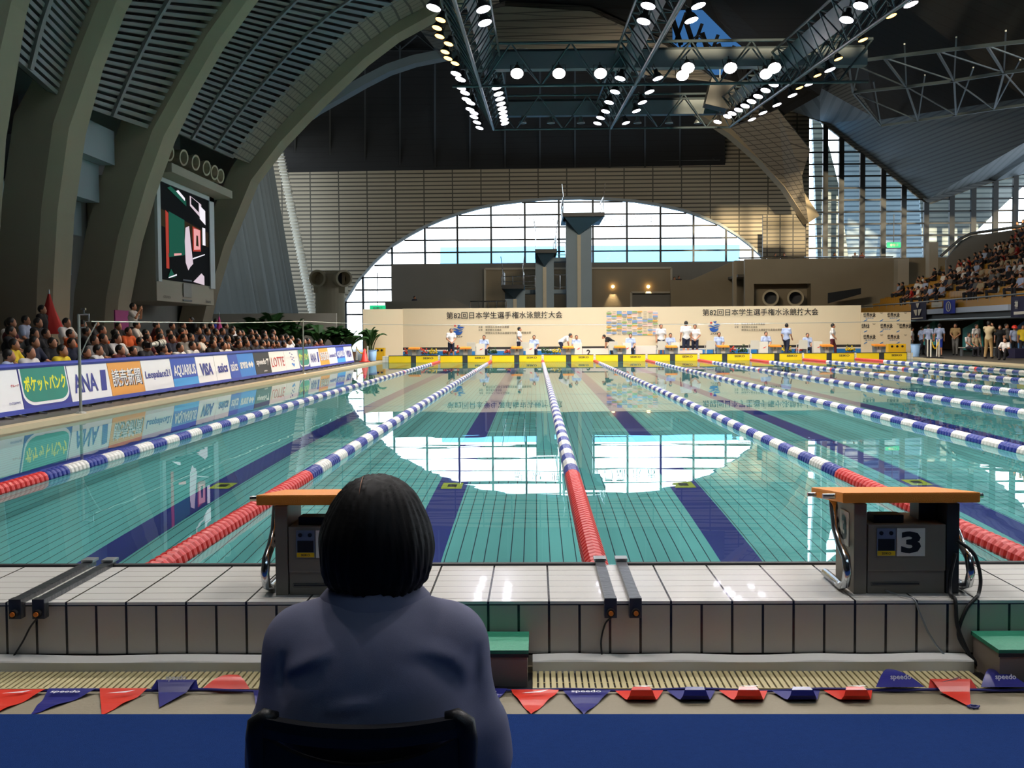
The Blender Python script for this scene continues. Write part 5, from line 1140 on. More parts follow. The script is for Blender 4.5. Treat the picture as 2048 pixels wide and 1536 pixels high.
# ---------------------------------------------------------------- people: one continuous body surface from a signed distance field
def seg(P, a, b, ra, rb):
    a, b = np.array(a, float), np.array(b, float); d = b - a; L2 = max(float(d @ d), 1e-9)
    t = np.clip(((P - a) @ d) / L2, 0, 1); q = a + t[..., None] * d
    return np.linalg.norm(P - q, axis=-1) - (ra + (rb - ra) * t)
def ell(P, c, r):
    q = (P - np.array(c)) / np.array(r); k = np.linalg.norm(q, axis=-1); return (k - 1) * min(r)
class SDF:
    def __init__(s, lo, hi, h):
        s.lo = np.array(lo, float); s.h = h; n = np.ceil((np.array(hi) - s.lo) / h).astype(int) + 1
        s.n = n; s.ax = [s.lo[i] + h * np.arange(n[i]) for i in range(3)]; s.D = np.full(n, 0.3)
    def put(s, f, lo, hi, k=0.03, sub=False):
        i0 = np.clip(np.floor((np.array(lo) - 0.06 - s.lo) / s.h).astype(int), 0, s.n - 1); i1 = np.clip(np.ceil((np.array(hi) + 0.06 - s.lo) / s.h).astype(int) + 1, 1, s.n)
        if (i1 <= i0).any(): return
        sl = tuple(slice(a, b) for a, b in zip(i0, i1)); P = np.stack(np.meshgrid(*[s.ax[i][sl[i]] for i in range(3)], indexing='ij'), -1)
        d = f(P); o = s.D[sl]
        if sub: s.D[sl] = np.maximum(o, -d); return
        hh = np.clip(0.5 + 0.5 * (o - d) / k, 0, 1); s.D[sl] = o * (1 - hh) + d * hh - k * hh * (1 - hh)
    def cap(s, a, b, ra, rb=None, k=0.03):
        rb = ra if rb is None else rb; m = max(ra, rb); s.put(lambda P: seg(P, a, b, ra, rb), np.minimum(a, b) - m, np.maximum(a, b) + m, k)
    def ball(s, c, r, k=0.03):
        r = (r,) * 3 if not isinstance(r, (tuple, list)) else r; s.put(lambda P: ell(P, c, r), np.array(c) - np.array(r), np.array(c) + np.array(r), k)
    def mesh(s, mb, m=0):
        D = s.D; n = s.n; ins = D < 0; idx = -np.ones(n - 1, int)
        c = np.zeros(n - 1, int)
        for dx in (0, 1):
            for dy in (0, 1):
                for dz in (0, 1): c += ins[dx:n[0] - 1 + dx, dy:n[1] - 1 + dy, dz:n[2] - 1 + dz]
        act = (c > 0) & (c < 8); I = np.argwhere(act); idx[act] = np.arange(len(I)); acc = np.zeros((len(I), 3)); cnt = np.zeros(len(I))
        cor = [(a, b, e) for a in (0, 1) for b in (0, 1) for e in (0, 1)]
        for p in cor:
            for q in cor:
                if sum(q) - sum(p) == 1 and all(q[i] >= p[i] for i in range(3)):
                    va = D[I[:, 0] + p[0], I[:, 1] + p[1], I[:, 2] + p[2]]; vb = D[I[:, 0] + q[0], I[:, 1] + q[1], I[:, 2] + q[2]]
                    x = (va < 0) != (vb < 0); t = np.where(x, va / np.where(va == vb, 1, va - vb), 0)
                    acc[x] += np.array(p) + t[x, None] * (np.array(q) - np.array(p)); cnt[x] += 1
        V = s.lo + s.h * (I + acc / cnt[:, None]); F_ = []
        for ax in range(3):
            u, w = [(1, 2), (2, 0), (0, 1)][ax]; a = [slice(None)] * 3; b = [slice(None)] * 3; a[ax] = slice(0, -1); b[ax] = slice(1, None)
            E = np.argwhere(ins[tuple(a)] != ins[tuple(b)]); E = E[(E[:, u] > 0) & (E[:, w] > 0) & (E[:, u] < n[u] - 1) & (E[:, w] < n[w] - 1)]
            e_u, e_w = np.eye(3, dtype=int)[u], np.eye(3, dtype=int)[w]
            q = [idx[tuple((E - du * e_u - dw * e_w).T)] for du, dw in ((0, 0), (1, 0), (1, 1), (0, 1))]
            inn = ins[tuple(E.T)]; Q = np.stack(q, 1); Q[~inn] = Q[~inn][:, ::-1]; F_.append(Q)
        F_ = np.concatenate(F_); mb.add([tuple(v) for v in V], [tuple(int(i) for i in f) for f in F_], m)
        return mb

POSE = {
 'stand': dict(hip=(0, 0, .92), chest=(0, .01, 1.26), neck=(0, .015, 1.46), head=(0, -.01, 1.60), sho=(.185, .01, 1.41), elb=(.245, .03, 1.14), wri=(.25, -.05, .90), kne=(.10, -.02, .50), ank=(.11, .03, .08)),
 'walk': dict(hip=(0, 0, .91), chest=(0, -.01, 1.26), neck=(0, -.005, 1.46), head=(0, -.035, 1.60), sho=(.18, 0, 1.41), elb=(.235, .06, 1.15), wri=(.24, -.06, .95), elb2=(-.235, -.02, 1.14), wri2=(-.23, -.16, .97), kne=(.09, -.14, .50), ank=(.09, -.16, .08), kne2=(-.09, .04, .50), ank2=(-.09, .28, .12)),
 'front': dict(hip=(0, 0, .92), chest=(0, .01, 1.26), neck=(0, .015, 1.46), head=(0, -.02, 1.60), sho=(.185, .01, 1.41), elb=(.25, -.01, 1.15), wri=(.06, -.16, .96), kne=(.10, -.06, .50), ank=(.11, -.08, .08), kne2=(-.10, .05, .50), ank2=(-.12, .18, .09)),
 'photo': dict(hip=(0, 0, .92), chest=(0, .02, 1.26), neck=(0, .015, 1.46), head=(0, -.01, 1.60), sho=(.185, .01, 1.40), elb=(.23, -.16, 1.24), wri=(.07, -.25, 1.50), kne=(.12, -.02, .50), ank=(.15, .03, .08)),
 'bend': dict(hip=(0, .18, .90), chest=(0, -.10, 1.10), neck=(0, -.24, 1.20), head=(0, -.37, 1.26), sho=(.18, -.17, 1.17), elb=(.22, -.22, .90), wri=(.16, -.26, .68), kne=(.11, .08, .50), ank=(.12, .15, .08)),
 'sit': dict(hip=(0, .02, .50), chest=(0, .05, .86), neck=(0, .04, 1.06), head=(0, .0, 1.20), sho=(.18, .04, 1.01), elb=(.24, -.04, .76), wri=(.14, -.28, .60), kne=(.11, -.42, .50), ank=(.11, -.40, .08)),
 'sitlean': dict(hip=(0, .05, .50), chest=(0, -.06, .83), neck=(0, -.15, 1.00), head=(0, -.24, 1.12), sho=(.18, -.12, .96), elb=(.20, -.30, .70), wri=(.05, -.40, .66), kne=(.13, -.42, .52), ank=(.13, -.38, .08)),
 'low': dict(hip=(0, .02, .30), chest=(0, .05, .66), neck=(0, .03, .85), head=(0, -.01, .99), sho=(.18, .03, .81), elb=(.25, -.12, .58), wri=(.12, -.33, .53), kne=(.15, -.34, .52), ank=(.12, -.42, .08)),
}
def mir(p): return (-p[0], p[1], p[2])
def hand(s, w, d, side, r=0.0085, k=0.010):
    """palm, four unequal bent fingers and a thumb from wrist w pointing along d."""
    w = np.array(w); d = np.array(d, float); d /= np.linalg.norm(d); up = np.array((0, 0, 1.0)) if abs(d[2]) < .8 else np.array((0, -1.0, 0)); x = np.cross(d, up); x /= np.linalg.norm(x); y = np.cross(x, d)
    c = w + d * .045; s.cap(w, c, .026, .034, .02); s.cap(c - x * .018, c + x * .018 + d * .015, .022, .022, .02)
    for i, L in enumerate((.062, .072, .068, .052)):
        b = c + d * .034 + x * (.030 - .020 * i); m = b + d * L * .55 - y * .006; e = m + d * L * .35 - y * L * .35
        s.cap(b - d * .02, m, r + .0015, r, k); s.cap(m, e, r, r * .85, k)
    b = w + d * .03 + x * .030 * side; m = b + x * .022 * side + d * .025 - y * .01; s.cap(b, m, r + .002, r + .001, k); s.cap(m, m + d * .028 - y * .01, r + .001, r * .9, k)
def figure(pose, h=0.017, trousers='long', hair='short', top=True, slim=1.0):
    """Vertex data of body / shirt / trousers / hair / shoes for one pose, feet at z = 0, facing -Y."""
    J = dict(POSE[pose]) if isinstance(pose, str) else dict(pose)
    for k in ('sho', 'elb', 'wri', 'kne', 'ank'): J.setdefault(k + '2', mir(J[k]))
    V = lambda k: np.array(J[k], float); pts = np.array(list(J.values())); lo, hi = pts.min(0) - .24, pts.max(0) + .24; lo[2] = -0.02
    up = V('neck') - V('chest'); up /= np.linalg.norm(up); hd = V('head'); fwd = np.array((0, -1.0, -.05)) if J['head'][1] > J['neck'][1] - .1 else np.array((0, -.92, -.38))
    hipw = .085; HL, HR = V('hip') + (hipw, 0, -.02), V('hip') - (hipw, 0, .02)
    s = SDF(lo, hi, h)
    s.cap(V('hip') - (.05, 0, 0), V('hip') + (.05, 0, 0), .115 * slim, k=.04); s.cap(V('hip'), V('chest'), .115 * slim, .125 * slim, .05); s.cap(V('chest') - (.06, 0, 0), V('chest') + (.06, 0, 0), .115 * slim, k=.05)
    s.cap(V('sho'), V('sho2'), .062, k=.05); s.cap(V('chest'), V('neck'), .10, .055, .05); s.cap(V('neck') - up * .03, hd, .052, .05, .025)
    s.ball(hd, (.078, .095, .112), .02); s.ball(hd + fwd * .055 + np.array((0, 0, -.055)), (.055, .05, .055), .03)
    s.cap(hd + fwd * .09 + np.array((0, 0, .0)), hd + fwd * .108 + np.array((0, 0, -.028)), .010, .014, .012)
    for sx in (-1, 1): s.ball(hd + np.array((sx * .080, .008, -.012)), (.014, .022, .034), .008)
    for a in ('', '2'):
        sd = 1 if a == '' else -1
        s.cap(V('sho' + a), V('elb' + a), .052, .040, .03); s.cap(V('elb' + a), V('wri' + a), .040, .027, .02); hand(s, V('wri' + a), V('wri' + a) - V('elb' + a), sd)
        hp = HL if a == '' else HR; s.cap(hp, V('kne' + a), .085 * slim, .055, .04); s.cap(V('kne' + a), V('ank' + a), .054, .036, .025); s.cap(V('ank' + a) + (0, .03, -.045), V('ank' + a) + (0, -.13, -.05), .034, .030, .02)
    out = {'body': s}
    if top:
        s = SDF(lo, hi, h); g = .013
        s.cap(V('hip') - (.05, 0, -.02), V('hip') + (.05, 0, .02), .115 * slim + g, k=.04); s.cap(V('hip') + (0, 0, .02), V('chest'), .118 * slim + g, .125 * slim + g, .05); s.cap(V('chest') - (.06, 0, 0), V('chest') + (.06, 0, 0), .115 * slim + g, k=.05)
        s.cap(V('sho'), V('sho2'), .062 + g, k=.05); s.cap(V('chest'), V('neck') - up * .03, .10 + g, .06 + g, .05)
        for a in ('', '2'): s.cap(V('sho' + a), V('sho' + a) * .35 + V('elb' + a) * .65, .054 + g, .056 + g, .03)
        out['shirt'] = s
    s = SDF(lo, hi, h); g = .012; s.cap(V('hip') - (.05, 0, .02), V('hip') + (.05, 0, -.02), .112 * slim + g, k=.04)
    for a, hp in (('', HL), ('2', HR)):
        s.cap(hp, V('kne' + a), .088 * slim + g, .062 + g, .04)
        if trousers == 'long': s.cap(V('kne' + a), V('ank' + a) + (0, .005, .01), .060 + g, .05 + g, .03)
    out['trousers'] = s
    s = SDF(lo, hi, h); s.ball(hd + np.array((0, .012, .02)) - fwd * .012, (.092, .104, .112), .01)
    if hair == 'long': s.cap(hd + (0, .06, .0), V('neck') + (0, .05, -.02), .085, .06, .04)
    s.put(lambda P: ell(P, hd + fwd * .115 + np.array((0, 0, -.075)), (.082, .085, .105)), hd - .3, hd + .3, sub=True); s.put(lambda P: P[..., 2] * 0 + (P[..., 2] - (hd[2] - (.09 if hair == 'long' else .06))), hd - .35, hd + .3, sub=False) if False else None
    out['hair'] = s
    s = SDF(lo, hi, h)
    for a in ('', '2'): s.cap(V('ank' + a) + (0, .035, -.042), V('ank' + a) + (0, -.135, -.048), .042, .038, .02)
    out['shoes'] = s
    return out
mat('skin', 'b9805f', 0.55, noise=0.05); mat('hair', '17130f', 0.5, noise=0.1, scale=40); mat('cloth', objcol=True, rough=0.85, noise=0.08, scale=6); mat('eye', '120c0a', 0.3)
FIG = {}
def proto(key, pose, **kw):
    if key not in FIG:
        o = figure(pose, **kw); d = {}
        for k, s in o.items(): d[k] = s.mesh(MB()).mesh(k, {'body': 'skin', 'hair': 'hair'}.get(k, 'cloth'), smooth=True, fix=False)
        hd = np.array((POSE[pose] if isinstance(pose, str) else pose)['head']); mb = MB()
        for sx in (-.034, .034): mb.ball(hd + np.array((sx, -.088, .005)), .011, 8, sq=(1, .5, .6))
        mb.box(hd[0] - .024, hd[0] + .024, hd[1] - .107, hd[1] - .095, hd[2] - .063, hd[2] - .058); d['face_features'] = mb.mesh('face_features', 'eye')
        FIG[key] = d
    return FIG[key]
CLO = {'white': 'e4e0da', 'black': '16161a', 'navy': '1c2238', 'blue': '9fb2d6', 'paleblue': 'a9b7d4', 'orange': 'd8602a', 'yellow': 'e2c52a', 'red': 'b52a28', 'grey': '7a7874', 'beige': 'c8b48e', 'tan': 'a88a5c', 'pink': 'c85a8a', 'royal': '2440a8', 'maroon': '5a1e24', 'dark': '2a2a30', 'green': '2f6a4a'}
def person(key, pose, loc, rz, top, bottom, label, group=None, scale=1.0, shoes='dark', hair=None, lite=False, **kw):
    d = proto(key, pose, **kw); r = thing('person', label, 'person', loc, rz, group); r.scale = (scale,) * 3
    for k, me in d.items():
        if lite and k in ('shoes', 'face_features'): continue
        o = put(me, k, r, local=True); o.color = lin(CLO[{'shirt': top, 'trousers': bottom, 'shoes': shoes}.get(k, 'dark')])
    return r
def at_pt(px, Y): return at(px, 700, Y=Y).x
DZ = 0.08
# the far end, from the left
G = 'officials and swimmers along the far end'
def far(px, ytop, key, pose, top, bottom, label, rz=0, Y=57.6, hgt=1.72, z=None, **kw):
    p = at(px, ytop, Y=Y); sc_ = (p.z - DZ) / hgt if z is None else 1.0
    return person(key, pose, (p.x, Y, DZ if z is None else p.z - hgt), rz, top, bottom, label, G, scale=max(0.86, min(1.12, sc_)), **kw)
far(902, 657, 'frontS', 'front', 'white', 'navy', 'young man in white t-shirt and navy shorts, hands clasped', 0.3, trousers='short')
far(1038, 654, 'walkL', 'walk', 'white', 'navy', 'person in a white shirt walking right past the second lane box', 1.4, 58.3)
far(1128, 667, 'bendS', 'bend', 'white', 'navy', 'man in white shirt bending over a starting block', 1.5, 57.3, 1.38, trousers='short')
far(1220, 672, 'bendL', 'bend', 'black', 'dark', 'person in black jacket bending down beside a white chair', -1.5, 57.9, 1.38)
far(1322, 648, 'standS', 'stand', 'white', 'navy', 'standing man in white t-shirt with long hair, right of the sponsor grid', 0.1, 58.4, hair='long', trousers='short')
far(1372, 642, 'standS2', 'stand', 'white', 'navy', 'man in white t-shirt and navy shorts with his back turned', 3.3, 57.6, trousers='short')
far(1390, 649, 'frontS', 'front', 'white', 'navy', 'man in white t-shirt and dark shorts facing the man with his back turned', -0.1, 58.2, trousers='short')
far(1573, 647, 'walkL', 'walk', 'paleblue', 'navy', 'man in pale blue shirt with a shoulder strap walking away along the event board', 2.5, 58.0)
far(1665, 647, 'walkL', 'walk', 'white', 'maroon', 'man in white shirt and dark trousers walking right near the end of the event board', 1.3, 57.8)
mat('stool_black', '1a1a1c', 0.5)
def stool(x, Y, l):
    r = thing('stool', l, 'stool', (x, Y, DZ), 0, 'timekeepers stools'); MB().box(x - .2, x + .2, Y - .18, Y + .2, DZ + .36, DZ + .40).build('seat', 'stool_black', r, bevel=.01)
    for sx in (-.17, .17):
        for sy in (-.15, .17): MB().cyl((x + sx, Y + sy, DZ), (x + sx, Y + sy, DZ + .37), .015, 6).build('leg', 'steel', r)
for i, (px, yt, hr) in enumerate(((968, 671, 'short'), (1068, 671, 'short'), (1153, 671, 'short'), (1261, 668, 'short'), (1341, 667, 'short'), (1438, 665, 'long'), (1532, 664, 'short'), (1615, 667, 'short'))):
    lb = f'{"woman" if hr == "long" else "official"} in pale blue shirt seated behind the far blocks, {ORD[i]} seated official from the left'
    far(px, yt, 'sit' + hr, 'sit', 'paleblue', 'navy', lb, 0.05 * (-1) ** i, 57.75, 1.30, hair=hr); stool(at_pt(px, 57.75), 57.77, f'black stool under the {ORD[i]} seated official from the left')
# spectators behind the advertising boards
mb = MB()
for i, (x0, x1, z) in enumerate(((-10.05, -9.75, 0.36), (-17.2, -10.05, 0.30), (-17.2, -10.9, 0.52), (-17.2, -11.8, 0.74), (-17.2, -12.6, 0.96))): mb.box(x0 if i else -9.75, x1 if i else -9.35, 14, 54, 0.06, z if i else 0.33)
struct(mb, 'floor_tiers', 'concrete_dark', 'low tiers the spectators sit on')
rr = random.Random(11)
tops = ['black', 'black', 'navy', 'dark', 'dark', 'white', 'dark', 'black', 'dark', 'maroon', 'navy', 'grey', 'maroon', 'black', 'black', 'navy']
for row, (X, zb, Ya, Yb, step) in enumerate(((-9.55, 0.06, 20.7, 50.5, 1.05), (-10.35, 0.26, 22.6, 49, 0.98), (-11.2, 0.48, 24.4, 49, 1.05), (-12.05, 0.70, 26.3, 47, 1.6))):
    y = Ya; k = 0
    while y < Yb:
        c = tops[(k * 5 + row * 3 + rr.randint(0, 5)) % len(tops)]
        if row == 0: c = {0: 'paleblue', 1: 'white', 2: 'yellow', 4: 'white', 6: 'black', 9: 'white', 10: 'white', 14: 'white'}.get(k, c)
        if row == 1: c = {0: 'yellow', 1: 'navy', 3: 'navy', 5: 'black'}.get(k, c)
        if row == 2 and 2 < k < 13: c = 'orange' if k % 2 else c
        pose, hr = rr.choice([('low', 'short'), ('low', 'short'), ('lowl', 'long'), ('lown', 'short')])
        lb = f'spectator in {c} top, seated row {["one", "two", "three", "four"][row]} behind the boards, {ORD[k]} from the near end'
        person(pose, 'low', (X + rr.uniform(-.12, .12), y, zb), pi / 2 + rr.uniform(-.5, .35), c, rr.choice(['dark', 'navy', 'black', 'grey']), lb, 'spectators seated behind the advertising boards', rr.uniform(.94, 1.06), hair=hr, lite=True, slim={'lown': 0.9}.get(pose, 1.0))
        y += step * rr.uniform(.82, 1.2); k += 1
GS = 'people standing behind the advertising boards'
def left(px, ytop, X, key, pose, top, bottom, label, rz=pi / 2, hgt=1.72, **kw):
    p = at(px, ytop, X=X); return person(key, pose, (X, p.y, p.z - hgt), rz, top, bottom, label, GS, **kw)
left(266, 606, -12.9, 'photoL', 'photo', 'white', 'navy', 'man in white t-shirt standing with a camera raised, below the big screen'); left(84, 610, -13.1, 'standL', 'stand', 'black', 'beige', 'man in black shirt and beige trousers standing beside the red furled flag')
left(165, 640, -12.7, 'standL', 'stand', 'black', 'dark', 'person in black standing behind the nearer slim pole'); left(382, 634, -12.7, 'standL', 'stand', 'black', 'dark', 'man in black shirt standing at the foot of the concrete arch', pi / 2 - 2.2)
left(527, 660, -11.3, 'photo2', 'front', 'white', 'navy', 'man in white polo shirt standing in front of the large palms'); left(432, 637, -13.4, 'standL', 'stand', 'royal', 'navy', 'person in blue standing beside the pink furled flag')
left(52, 633, -13.0, 'sitL', 'sit', 'paleblue', 'grey', 'man in pale blue shirt sitting high by the left concrete ribs', hgt=1.30); left(18, 640, -12.9, 'sitL', 'sit', 'white', 'grey', 'person in white sitting high at the left edge', hgt=1.30)
# flags, telephoto lens
mat('flag_cloth', 'c0261f', 0.7, noise=0.2, scale=3); mat('flag_pink', 'd84a8c', 0.7, noise=0.15, scale=3); mat('banner_magenta', '8e1f6a', 0.7, noise=0.1)
def furled(px, y0, y1, X, r0, m, label):
    p, q = at(px, y0, X=X), at(px, y1, X=X); r = thing('furled_flag', label, 'flag', (X, p.y, q.z)); n = 14; rows = []
    for i in range(11):
        t = i / 10; z = lerp(p.z, q.z, t); rad = r0 * (0.08 + 0.92 * t ** 1.2)
        rows.append([(X + rad * (1 + .22 * math.cos(5 * a + i * .3)) * math.cos(a), p.y + rad * 1.3 * t * .35 + rad * (1 + .22 * math.cos(5 * a + i * .3)) * math.sin(a), z) for a in (2 * pi * k / n for k in range(n + 1))])
    MB().grid(rows).build('cloth', m, r, smooth=True); MB().cyl((X, p.y, 0.5), (X, p.y, p.z + .12), .02, 8).build('pole', 'steel', r)
furled(98, 588, 668, -13.2, 0.36, 'flag_cloth', 'tall red furled flag leaning against the concrete rib'); furled(438, 630, 665, -13.0, 0.16, 'flag_pink', 'pink furled flag near the foot of the concrete arch')
a, b = at(229, 620, X=-13.6), at(258, 668, X=-13.6); o = MB().box(-13.62, -13.58, a.y, b.y, b.z - .3, a.z).build('wall_banner', 'banner_magenta', None); o['label'] = 'magenta cloth hanging below the big screen'; o['category'] = 'banner'
p = at(300, 690, X=-9.3); r = thing('telephoto_lens', 'big white telephoto lens held among the front row spectators', 'camera lens', p)
q = p + Vector((0.12, 0.62, 0.05)); d = (q - p); MB().tube([p, p + d * .3, p + d * .32, p + d * .7, p + d * .72, q], [.045, .05, .065, .07, .085, .09], 12).build('barrel', 'plastic_white', r); MB().obox(p - d * .12, (.14, .12, .13)).build('camera_body', 'black', r)
for t in (.5, .8): MB().cyl(p + d * t, p + d * (t + .05), .088, 12).build('ring', 'black', r)
# ---------------------------------------------------------------- right side: the yellow stand and the deck below it
SXF, SY0, SY1 = 24.3, 44.0, 86.5; TR, RS, NR = 0.88, 0.475, 13; SZ0 = 2.95
row_x = lambda i: SXF + 0.5 + TR * i
row_z = lambda i: SZ0 + RS * i
mb = MB()
for i in range(NR): mb.box(row_x(i), row_x(i) + TR if i < NR - 1 else 42, SY0, SY1, row_z(i) - 0.6, row_z(i))
mb.box(SXF, SXF + 0.5, SY0, SY1, 2.5, SZ0)
struct(mb, 'floor_stand', 'stand_step', 'stepped floor of the yellow stand') if 'stand_step' in MATS else struct(mb, 'floor_stand', mat('stand_step', '8a6a2e', .7, noise=.1), 'stepped floor of the yellow stand')
mat('seat_yellow', 'c8922c', 0.45, noise=0.08, lines=(('Y', 0.5, 0.03, 0.0),), linecol='7a5518')
for i in range(NR):
    r = thing('seat_row', f'long row of yellow folding seats in the right stand, {ORD[i]} row from the front', 'seats', (row_x(i) + .5, 66, row_z(i)), 0, 'rows of yellow seats')
    MB().box(row_x(i) + 0.36, row_x(i) + 0.80, SY0, SY1 - 0.3, row_z(i) + 0.36, row_z(i) + 0.43).build('seat', 'seat_yellow', r)
    MB().prism([(row_x(i) + 0.30, SY0, row_z(i) + 0.02), (row_x(i) + 0.36, SY0, row_z(i) + 0.02), (row_x(i) + 0.36, SY0, row_z(i) + 0.40), (row_x(i) + 0.26, SY0, row_z(i) + 0.42)], (0, SY1 - .3 - SY0, 0)).build('front_panel', 'seat_yellow', r)
    MB().prism([(row_x(i) + 0.78, SY0, row_z(i) + 0.40), (row_x(i) + 0.83, SY0, row_z(i) + 0.40), (row_x(i) + 0.87, SY0, row_z(i) + 0.80), (row_x(i) + 0.83, SY0, row_z(i) + 0.80)], (0, SY1 - .3 - SY0, 0)).build('backrest', 'seat_yellow', r)
mb = MB(); mb.box(SXF - .02, SXF + .1, SY0, SY1, 2.62, 3.05); struct(mb, 'wall_stand_front', 'stand_yellow', 'ochre parapet at the front of the stand')
mb = MB(); mb.cyl((SXF, SY0, 3.16), (SXF, SY1, 3.16), .045, 8)
for k in range(26): mb.cyl((SXF, SY0 + 1.65 * k, 2.9), (SXF, SY0 + 1.65 * k, 3.16), .03, 6)
o = mb.build('handrail', 'steel', None); o['label'] = 'steel handrail along the front of the yellow stand'; o['category'] = 'railing'
mb = MB(); mb.box(SXF - .1, SXF + .3, SY0, SY1, 2.05, 2.62); struct(mb, 'wall_stand_fascia', 'frame_dark', 'dark fascia below the stand parapet')
mat('light_panel', 'c4d0e0', 0.4, noise=0.03)
a, b = at(1850, 624, X=SXF - .15), at(2022, 620, X=SXF - .15); o = MB().box(SXF - .3, SXF - .12, b.y, a.y, 2.36, 2.66).build('light_strip', 'light_panel', None); o['label'] = 'long pale blue strip panel below the yellow parapet'; o['category'] = 'strip'
mb = MB(); mb.cyl((SXF - .2, SY0, 2.0), (SXF - .2, SY1, 2.0), .07, 8); o = mb.build('pipe', 'steel', None); o['label'] = 'grey pipe running under the front of the stand'; o['category'] = 'pipe'
mb = MB(); mb.box(28.2, 28.5, SY0, SY1, 0.08, 2.6); mb.box(24.5, 28.5, SY1 - .2, SY1, 0.08, 2.6); mb.box(SXF, 42, SY0 - .2, SY1, 2.0, 2.1); struct(mb, 'wall_under_stand', mat('under_wall', '6e5a44', .8, noise=.1), 'dark wall below the stand')
mat('teal_paint', '58cac4', 0.5, noise=0.05); mat('blue_paint', '6fa6e4', 0.5, noise=0.05)
mb = MB(); T = lambda x, y, X=25.6: at(x, y, X=X)
for pts in ([(1840, 660), (1870, 640), (1872, 690), (1840, 690)], [(1925, 657), (1958, 640), (1958, 700), (1925, 700)]): mb.prism([T(*q) for q in pts], (0.25, 0, 0), 0)
mb.prism([T(2010, 672), T(2060, 632), T(2060, 700), T(2010, 700)], (0.25, 0, 0), 1)
struct(mb, 'wall_stair_soffit', ['teal_paint', 'blue_paint'], 'teal and blue painted stair undersides below the stand')
# banners over the parapet
mat('banner_dark', '1c1a3c', 0.7, noise=0.06); mat('banner_blue', '2038b0', 0.7, noise=0.06)
def banner(x0, x1, y0, y1, m, label, art):
    X = SXF - .36; a, b = at(x0, y0, X=X), at(x1, y1, X=X); r = thing('hanging_banner', label, 'banner', (X, (a.y + b.y) / 2, b.z), 0, 'banners hung on the stand front'); zt = at((x0 + x1) / 2, y0, X=X).z; zb = at((x0 + x1) / 2, y1, X=X).z
    rows = [[(X + .03 * math.sin(k * 1.3) * t, lerp(a.y, b.y, k / 10), lerp(zt, zb, t)) for k in range(11)] for t in (0, .33, .66, 1)]
    MB().grid(rows).build("cloth", m, r, smooth=True); mb = MB(); U = lambda u, v: Vector((X - .05, lerp(a.y, b.y, u), lerp(zb, zt, v))); art(mb, U, a.y - b.y, zt - zb); mb.build('emblem', 'plastic_white', r, fix=False)
banner(1822, 1852, 605, 640, 'banner_dark', 'dark banner with white wedge shapes on the stand front', lambda mb, U, w, h: [mb.poly([U(*q) for q in s]) for s in ([(.38, .96), (.60, .96), (.52, .70), (.45, .70)], [(.22, .58), (.46, .60), (.44, .26), (.36, .26)], [(.52, .60), (.76, .62), (.62, .26), (.54, .26)], [(.1, .06), (.85, .08), (.85, .14), (.1, .12)])])
def ring(mb, U, w, h):
    o = [(.5 + .22 * math.cos(t), .52 + .38 * math.sin(t)) for t in np.linspace(0, 2 * pi, 25)]; i = [(.5 + .15 * math.cos(t), .52 + .31 * math.sin(t)) for t in np.linspace(0, 2 * pi, 25)]
    for k in range(24): mb.poly([U(*o[k]), U(*o[k + 1]), U(*i[k + 1]), U(*i[k])])
    mb.poly([U(.46, .3), U(.54, .3), U(.54, .74), U(.46, .74)])
banner(1887, 1910, 600, 627, 'banner_blue', 'bright blue banner with a white oval on the stand front', ring)
def kanji(mb, U, w, h):
    lettering(mb, '神', U(.32, .6), (0, -1, 0), (0, 0, 1), height=h * .4, bold=.03, center=True); lettering(mb, '大', U(.80, .6), (0, -1, 0), (0, 0, 1), height=h * .4, bold=.03, center=True); mb.poly([U(.2, .12), U(1, .14), U(1, .28), U(.2, .26)])
banner(2022, 2062, 592, 634, 'banner_dark', 'dark banner with white kanji at the right edge of the stand', kanji)
banner(1863, 1884, 604, 614, 'plastic_white', 'small white cloth strip on the parapet left of the blue banner', lambda mb, U, w, h: mb.poly([U(.1, .3), U(.9, .3), U(.9, .6), U(.1, .6)]))
# stand crowd: small seated figures
cf = figure('sit', h=0.03)
def crowd_mesh(name, bare):
    mb = MB()
    for m, k in enumerate(('body', 'shirt', 'trousers', 'hair')): cf[k].mesh(mb, m)
    return mb.mesh(name, ['skin', 'cloth', 'trouser_dark', 'hair'], smooth=True, fix=False)
mat('trouser_dark', '26262c', .8); CM = crowd_mesh('person', False)
rr = random.Random(5); cc = ['dark', 'black', 'navy', 'white', 'white', 'grey', 'red', 'dark', 'dark', 'beige', 'black', 'paleblue', 'black', 'dark', 'white', 'navy']
tot = 0
for i in range(NR):
    ys = []; y = SY1 - 1.2 - rr.uniform(0, 3)
    dens = 0.34 + 0.055 * i
    while y > row_x(i) * 2.355 + .3:
        if rr.random() < (0 if i >= 3 and (abs(y - 80.1) < 0.75 or abs(y - 84.4) < 1.0) else 1) * dens * (1.0 if y < 80 else .75) * 1.15: ys.append(y)
        y -= rr.uniform(.6, .95)
    for k, y in enumerate(ys):
        c = rr.choice(cc)
        if i in (3, 4) and 8 < k < 13: c = 'red'
        o = put(CM, 'person', None, loc=(row_x(i) + 0.58, y, row_z(i) + .055)); o.rotation_euler = (0, 0, -pi / 2 + rr.uniform(-.4, .4)); o.color = lin(CLO[c]); o.scale = (rr.uniform(.95, 1.05),) * 3
        o['label'] = f'spectator in {c} top, {ORD[i]} yellow row from the front, {ORD[k]} from the far end'; o['category'] = 'person'; o['group'] = 'spectators in the yellow stand'; tot += 1
print('crowd', tot)
